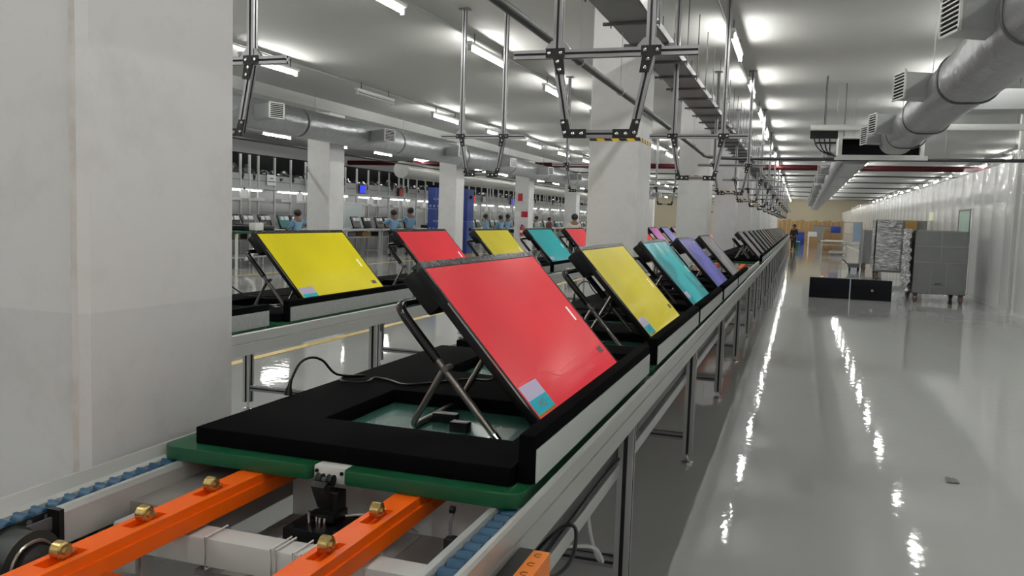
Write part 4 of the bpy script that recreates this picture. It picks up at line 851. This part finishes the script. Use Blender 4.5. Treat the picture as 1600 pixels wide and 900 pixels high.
for k in range(nm):
    y = ypos + 2.4*k; n = nth(k)
    t = thing('work_bench', 'grey assembly bench, %s along the far line from its near end' % n, 'bench', (-13.9, y, 0), 'assembly benches'); o = (13.9, 0, 0)
    link('bench_top', AM['top'], t, o); link('bench_shelf', AM['under'], t, o)
    for yy in (.06, 2.3):
        for xx in (-14.22,-13.52): link('leg', AM['leg'], t, (xx+13.9, yy, 0))
        link('brace', AM['foot'], t, (13.9, yy, 0))
    r = thing('shelf_rack', 'tall slotted rack with a board-fronted upper shelf, %s along the far line' % n, 'rack', (-14.5, y, 0), 'assembly racks'); o = (14.5, 0, 0)
    for yy in (.03, .85, 1.65) + ((1.25,) if k % 2 else ()): link('upright', AM['post'], r, (0, yy, 0))
    for q in ('beam','board','shelf','low'): link({'beam':'shelf_beam','board':'front_board','shelf':'shelf','low':'tool_shelf'}[q], AM[q], r, o)
    link('board_line', AM['rail'], r, o); link('back_board', wall_m, r, o); link('dark_backing', AM['dark'], r, o)
    l = thing('task_light', 'bench tube light under the upper shelf, %s along the far line' % n, 'light', (-14.26, y, 1.95), 'bench tube lights'); link('housing', AM['fixt'], l, (14.26,0,-1.95)); link('tube', AM['tube'], l, (14.26,0,-1.95))
    for j in range(3):
        yy = y + .35 + .8*j + RND.uniform(-.1,.1)
        if 29.3 < yy < 33.2: continue
        m = thing('monitor', 'small %s unit under test leaning on the bench, %s on the %s bench' % (['dark green','grey','black'][(k+j) % 3], ORD[j], n), 'monitor', (-13.85+RND.uniform(-.1,.1), yy, .89), 'units on the assembly benches')
        link('case', mon, m); link('face', monf[(k+j) % 3], m); link('labels', mons, m); link('stand', monst, m)
    for j in range(2):
        b = thing('storage_box', '%s storage box under the %s bench' % (['dark', 'brown'][j], n), 'box', (-13.9, y+.35+1.05*j, .63), 'boxes under the benches')
        link('box', MB().gridsolid([-.22,-.2,.2,.22],[0,.02,.58,.6],0,.15,holes=((1,1),)).box(-.2,.2,.02,.58,0,.02).mesh('storage_box', M_dgrey if j == 0 else M_card), b); link('contents', MB().box(-.18,.18,.05,.55,.02,.11+.02*j).mesh('box_contents', M_black if k % 2 else M_lgrey), b)
    pp_ = thing('hung_sheet', 'pale instruction sheet hung over the %s bench' % n, 'sheet', (-14.445, y+.5+.3*(k % 3), 1.72), 'instruction sheets'); link('paper', MB().box(0,.006,0,.32,0,.24).mesh('hung_paper', M_paper), pp_); link('clip', MB().box(-.012,.008,.13,.19,.22,.30).mesh('sheet_clip', M_dgrey), pp_)
    for j in range(4):
        yy = y + .3 + .6*j
        g = thing('bagged_part', 'black bagged part on the upper shelf, %s on the %s rack' % (ORD[j], n), 'bag', (-14.72, yy, 2.08), 'bagged parts on the racks')
        link('bag', bag[j % 2], g, (0,0,0), RND.uniform(0,6), (1,1,1.5+RND.uniform(0,.6)))
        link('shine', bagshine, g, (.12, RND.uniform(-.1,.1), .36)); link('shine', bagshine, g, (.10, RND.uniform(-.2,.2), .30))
    for j in range(2):
        yy = y + .3 + 1.1*j
        b = thing('parts_bin', 'small pale parts tray, %s on the tool shelf of the %s rack' % (ORD[j], n), 'tray', (-14.55, yy, 1.65), 'parts trays on the racks')
        link('tray', MB().gridsolid([-.1,-.09,.09,.1],[0,.01,.49,.5],0,.09,holes=((1,1),)).box(-.1,.1,0,.5,0,.006).mesh('parts_tray', M_lgrey), b); link('contents', MB().box(-.08,.08,.03,.24,.006,.06).box(-.07,.07,.28,.46,.006,.10).mesh('tray_contents', M_paper if j else M_grey), b)
for k, (yy, lab) in enumerate(((18.6,'white paper notice at the near end of the racks'), (20.6,'white paper notice with two grey text lines on the rack board'))):
    t = thing('notice', lab, 'notice', (-14.45, yy, 2.12)); link('sheet', MB().box(0,.006,0,.42,0,.30).mesh('notice_sheet', M_paper), t)
    for q, (a, b) in enumerate(((.12,.30),(.04,.38))): link('text_line', MB().box(.006,.007,a,b,.18-.09*q,.21-.09*q).mesh('text_line', M_dgrey), t)
for k, (yy, m, lab) in enumerate(((25.9,mat('lit_blue', (.02,.05,.6), .4, emit=(.03,.05,.7), es=.8),'blue lit panel on the near rack'), (28.9,M_signred,'red and white panel on the rack above the workers'), (35.0,mat('lit_green', (.1,.6,.05), .4, emit=(.15,.7,.08), es=.7),'green panel on the rack right of the carton stacks'), (36.4,mat('lit_red', (.6,.05,.05), .4, emit=(.6,.05,.05), es=.6),'red panel on the rack beside the green one'), (37.8,M_white,'white panel on the rack beside the red one'), (42.0,mat('lit_blue2', (.05,.05,.6), .4, emit=(.05,.05,.6), es=.7),'blue panel on the rack before the sign pillar'))):
    t = thing('display_panel', lab, 'panel', (-14.42, yy, 2.08)); link('face', MB().box(0,.02,0,.38,.02,.28).mesh('dp_face', m), t); link('frame', MB().box(-.02,0,-.03,.41,0,.31).mesh('dp_frame', M_black), t)
# wall fan
fn = thing('wall_fan', 'green caged fan mounted on the upper racks', 'fan', (-14.2, 22.6, 2.55))
link('cage', MB().tube([(0,.42*cos(a*pi/12),.42*sin(a*pi/12)) for a in range(24)], .012, 6, closed=True).tube([(.10,.28*cos(a*pi/10),.28*sin(a*pi/10)) for a in range(20)], .008, 5, closed=True).mesh('fan_cage', M_grey), fn)
for a in range(10): link('wire', MB().tube([(.12,.05*cos(a*pi/5),.05*sin(a*pi/5)),(.10,.28*cos(a*pi/5),.28*sin(a*pi/5)),(0,.42*cos(a*pi/5),.42*sin(a*pi/5))], .005, 4).mesh('fan_wire', M_grey), fn)
link('motor', MB().cyl((-.05,0,0),(.16,0,0),.14,16).mesh('fan_motor', mat('green_motor', (.02,.20,.06), .4), bevel=.01), fn)
for a in range(3): link('blade', MB().obox((.02,.22*cos(a*2.094),.22*sin(a*2.094)), Vector((.3,-sin(a*2.094),cos(a*2.094))).normalized(), Vector((0,cos(a*2.094),sin(a*2.094))), Vector((1,0,0)), .08, .14, .004).mesh('fan_blade', M_dgrey), fn)
link('bracket', MB().box(-.3,-.05,-.03,.03,-.03,.03).mesh('fan_bracket', M_dgrey), fn)
# glass booth frame
gb = thing('glazed_board', 'white framed glazed board standing on the bench behind the workers', 'glazed board', (-14.32, 24.6, .89))
link('frame', MB().gridsolid([0,.06,1.30,1.38],[0,.05,.80,.86], 0, .05, holes=((1,1),)).mesh('gp_frame', M_white), gb).matrix_local = Matrix(((0,0,1,0),(1,0,0,0),(0,1,0,0),(0,0,0,1)))
link('pane', MB().box(.02,.03,.06,1.30,.05,.80).mesh('gp_glass', mat('pale_glass', (.6,.68,.68), .1)), gb)
# pale green feed table at the left with a white downpipe
ft = thing('feed_table', 'green-topped feed table with white legs beside the scuffed pillar', 'table', (-12.9, 16.6, 0))
link('table_top', MB().box(-.4,.4,0,2.2,.84,.90).mesh('ft_top', M_green, bevel=.006), ft)
for yy in (.1,2.1):
    for xx in (-.35,.35): link('leg', MB().box(xx-.025,xx+.025,yy-.025,yy+.025,0,.84).mesh('ft_leg', M_white), ft)
link('shelf', MB().box(-.35,.35,.1,2.1,.25,.28).mesh('ft_shelf', M_grey), ft)
link('pipe', MB().tube(spline([(.42,.75,1.02),(.42,.75,.80),(.42,.72,.55),(.44,.55,.32),(.45,.30,.22)],5), .04, 8).mesh('ft_pipe', M_white), ft); link('head', MB().box(.33,.52,.60,.92,.92,1.10).mesh('ft_head', M_white, bevel=.01), ft)
for k, yy in enumerate((17.5,30.2,32.0)):
    w = thing('dark_workpiece', ['dark workpiece on the green feed table', 'long dark workpiece on the bench by the blue cartons', 'second dark workpiece on the bench by the blue cartons'][k], 'workpiece', (-12.9 if k == 0 else -13.6, yy, .90))
    link('body', MB().box(-.3,.3,-.4,.8,0,.12).mesh('wp_body', M_black, bevel=.02), w); link('knobs', MB().box(-.15,.1,-.2,.1,.12,.18).box(-.1,.2,.3,.6,.12,.2).mesh('wp_knobs', M_dgrey, bevel=.01), w)

# ================================================================== PEOPLE
def skin(verts, edges, radii, name, m):
    me = bpy.data.meshes.new(name+'_rig'); me.from_pydata([Vector(v)*1.0 for v in verts], edges, [])
    ob = bpy.data.objects.new(name+'_rig', me); COL.objects.link(ob)
    md = ob.modifiers.new('s', 'SKIN'); md.use_smooth_shade = True
    bpy.context.view_layer.objects.active = ob
    if not me.skin_vertices: me.attributes  # layer is added with the modifier
    for i, r in enumerate(radii):
        sv = me.skin_vertices[0].data[i]; sv.radius = (r, r) if not isinstance(r, tuple) else r; sv.use_root = (i == 0)
    sb = ob.modifiers.new('b', 'SUBSURF'); sb.levels = 1; sb.render_levels = 1
    dg = bpy.context.evaluated_depsgraph_get(); out = bpy.data.meshes.new_from_object(ob.evaluated_get(dg)); out.name = name
    bpy.data.objects.remove(ob); out.materials.clear(); out.materials.append(m)
    for v in out.vertices: v.co *= S
    out.shade_smooth(); return out
def person_meshes(pose):
    h = 1.52
    V, E, R_ = [], [], []
    def v(x, y, z, r, par=None):
        V.append((x*h, y*h, z*h)); R_.append(r*h); i = len(V)-1
        if par is not None: E.append((par, i))
        return i
    pel = v(0,0,.52,.075); wa = v(0,.005,.60,.07,pel); cs = v(0,.01,.71,.082,wa); nb = v(0,0,.81,.055,cs); nk = v(0,.005,.855,.032,nb); hd = v(0,.015,.905,.052,nk); ht = v(0,.012,.955,.05,hd); nose = v(0,.07,.915,.010,hd)
    arms = {}
    for s in (-1, 1):
        sh = v(s*.095,0,.79,.042,nb)
        if pose == 'work': el, wr = (s*.125,.06,.66), (s*.08,.20,.62)
        elif pose == 'reach': el, wr = ((s*.13,.10,.72), (s*.12,.26,.70)) if s < 0 else ((s*.13,.05,.66), (s*.10,.18,.62))
        else: el, wr = (s*.13,-.01,.64), (s*.135,.03,.49)
        e = v(*el,.030,sh); w = v(*wr,.021,e); d = (Vector(wr)-Vector(el)).normalized(); p = Vector(wr)+d*.035; hnd = v(*p,.020,w)
        side = d.cross(Vector((0,0,1))).normalized() if abs(d.z) < .8 else Vector((0,1,0))
        for q in range(4):
            b = p + d*.012 + side*(q-1.5)*.0095; f1 = v(*b,.0055,hnd); f2 = v(*(b+d*(.022 if q in (1,2) else .018)),.005,f1); f3 = v(*(b+d*(.036 if q in (1,2) else .03)+Vector((0,0,-.008))),.0045,f2)
        th = v(*(Vector(wr)+d*.012+side*s*.018),.0055,w); v(*(Vector(wr)+d*.036+side*s*.028),.005,th)
        arms[s] = (sh, e, w)
        hp = v(s*.05,0,.49,.058,pel); kn = v(s*.055,.012,.27,.038,hp); an = v(s*.055,-.005,.05,.026,kn); to = v(s*.062,.075,.022,.022,an)
    me = skin(V, E, R_, 'person_body_'+pose, M_skin)
    # shirt and trousers: inflated over the same joints
    T = dict(zip(range(len(V)), V)); k = 1.10
    idx = [pel, wa, cs, nb]; vv = [(*V[pel][:2], V[pel][2]-.03)] + [V[i] for i in idx[1:]]; rr = [R_[i]*1.13+.006 for i in idx]; ee = [(0,1),(1,2),(2,3)]
    for s in (-1, 1):
        b = len(vv); a = arms[s]; vv += [V[a[0]], V[a[1]], tuple(Vector(V[a[1]]).lerp(Vector(V[a[2]]), .5))]; rr += [R_[a[0]]*1.15, R_[a[1]]*1.25, R_[a[1]]*1.1]; ee += [(3,b),(b,b+1),(b+1,b+2)]
    shirt = (vv, ee, rr)
    vv = [(V[pel][0], V[pel][1], V[pel][2]-.01)]; rr = [R_[pel]*1.06]; ee = []
    hips = [i for i in range(len(V)) if abs(V[i][2]-.49*h) < 1e-6]
    for hp in hips:
        b = len(vv); vv += [V[hp], V[hp+1], (V[hp+2][0], V[hp+2][1], V[hp+2][2]+.03)]; rr += [R_[hp]*1.1, R_[hp+1]*1.25, R_[hp+2]*1.5]; ee += [(0,b),(b,b+1),(b+1,b+2)]
    trs = skin(vv, ee, rr, 'trousers_'+pose, M_pants)
    hair = MB().ball((0,-.006*h,.942*h), .074*h, 14, 10, (.95,1.05,.92)); hair.v = [(x, min(y, .035*h) if z < .955*h else y, max(z, .885*h if y < 0 else .925*h)) for x, y, z in hair.v]
    hm = hair.mesh('hair_'+pose, M_hair)
    face = MB()
    for s in (-1,1): face.ball((s*.02*h,.062*h,.925*h), .006*h, 6, 4)
    face.box(-.016*h,.016*h,.061*h,.066*h,.882*h,.886*h)
    ears = MB().ball((-.053*h,.01*h,.91*h), .013*h, 6, 5, (.5,1,1.3)).ball((.053*h,.01*h,.91*h), .013*h, 6, 5, (.5,1,1.3))
    shoes = MB()
    for s in (-1,1): shoes.ball((s*.06*h,.035*h,.02*h), .03*h, 10, 6, (1,2.1,.75))
    return dict(body=me, shirt=shirt, trousers=trs, hair=hm, face=face.mesh('face_'+pose, M_hair), ears=ears.mesh('ears_'+pose, M_skin), shoes=shoes.mesh('shoes_'+pose, M_black))
POSES = {p: person_meshes(p) for p in ('work','reach','down')}
SH = {}
def person(label, x, y, rz, pose, shirt, sc=1.0, z=0):
    P = POSES[pose]; key = (pose, shirt.name)
    if key not in SH: SH[key] = skin(*P['shirt'], 'shirt_'+pose, shirt)
    t = thing('person', label, 'person', (x, y, z), None, rz); t.scale = (sc, sc, sc)
    b = link('body', P['body'], t); link('face', P['face'], b); link('ears', P['ears'], b)
    link('shirt', SH[key], t); link('trousers', P['trousers'], t); link('hair', P['hair'], t); link('shoes', P['shoes'], t)
person('person in a light blue shirt bending over the bench left of the plain pillar', -13.05, 20.0, 1.3, 'work', M_shirtb, .95)
person('taller person in a blue shirt just beside the plain pillar', -13.0, 20.75, 1.5, 'work', M_shirtb, 1.08)
person('person in a blue shirt reaching over the bench, arms stretched left', -12.95, 25.6, 1.2, 'reach', M_shirtb, 1.02)
person('person in a pale blue shirt leaning at the bench by the dark workpiece', -13.0, 27.0, .9, 'reach', M_shirtb, 1.08)
person('person in a blue shirt facing the aisle right of the blue cartons', -12.9, 34.3, -.9, 'down', M_shirtb, 1.0)
person('person in a blue shirt looking down beside the extinguisher pillar', -12.9, 36.2, 1.0, 'work', M_shirtb, .98)
person('person in a blue shirt nearest the extinguisher pillar', -12.9, 37.2, .7, 'work', M_shirtb, 1.02)
person('person in a cream shirt standing beyond the extinguisher pillar', -13.6, 44.0, -.5, 'down', M_shirtc, 1.0)
person('person in a maroon patterned top beside the cream-shirted one', -13.1, 44.8, -.6, 'down', M_shirtm, .97)
person('person in a cream shirt walking behind the rear televisions near the taped pillar', -6.9, 26.5, .4, 'down', M_shirtc, 1.05)
person('person in dark clothes standing at the far end of the near conveyor', -.28, 53.0, 2.8, 'down', M_shirtd, 1.0)
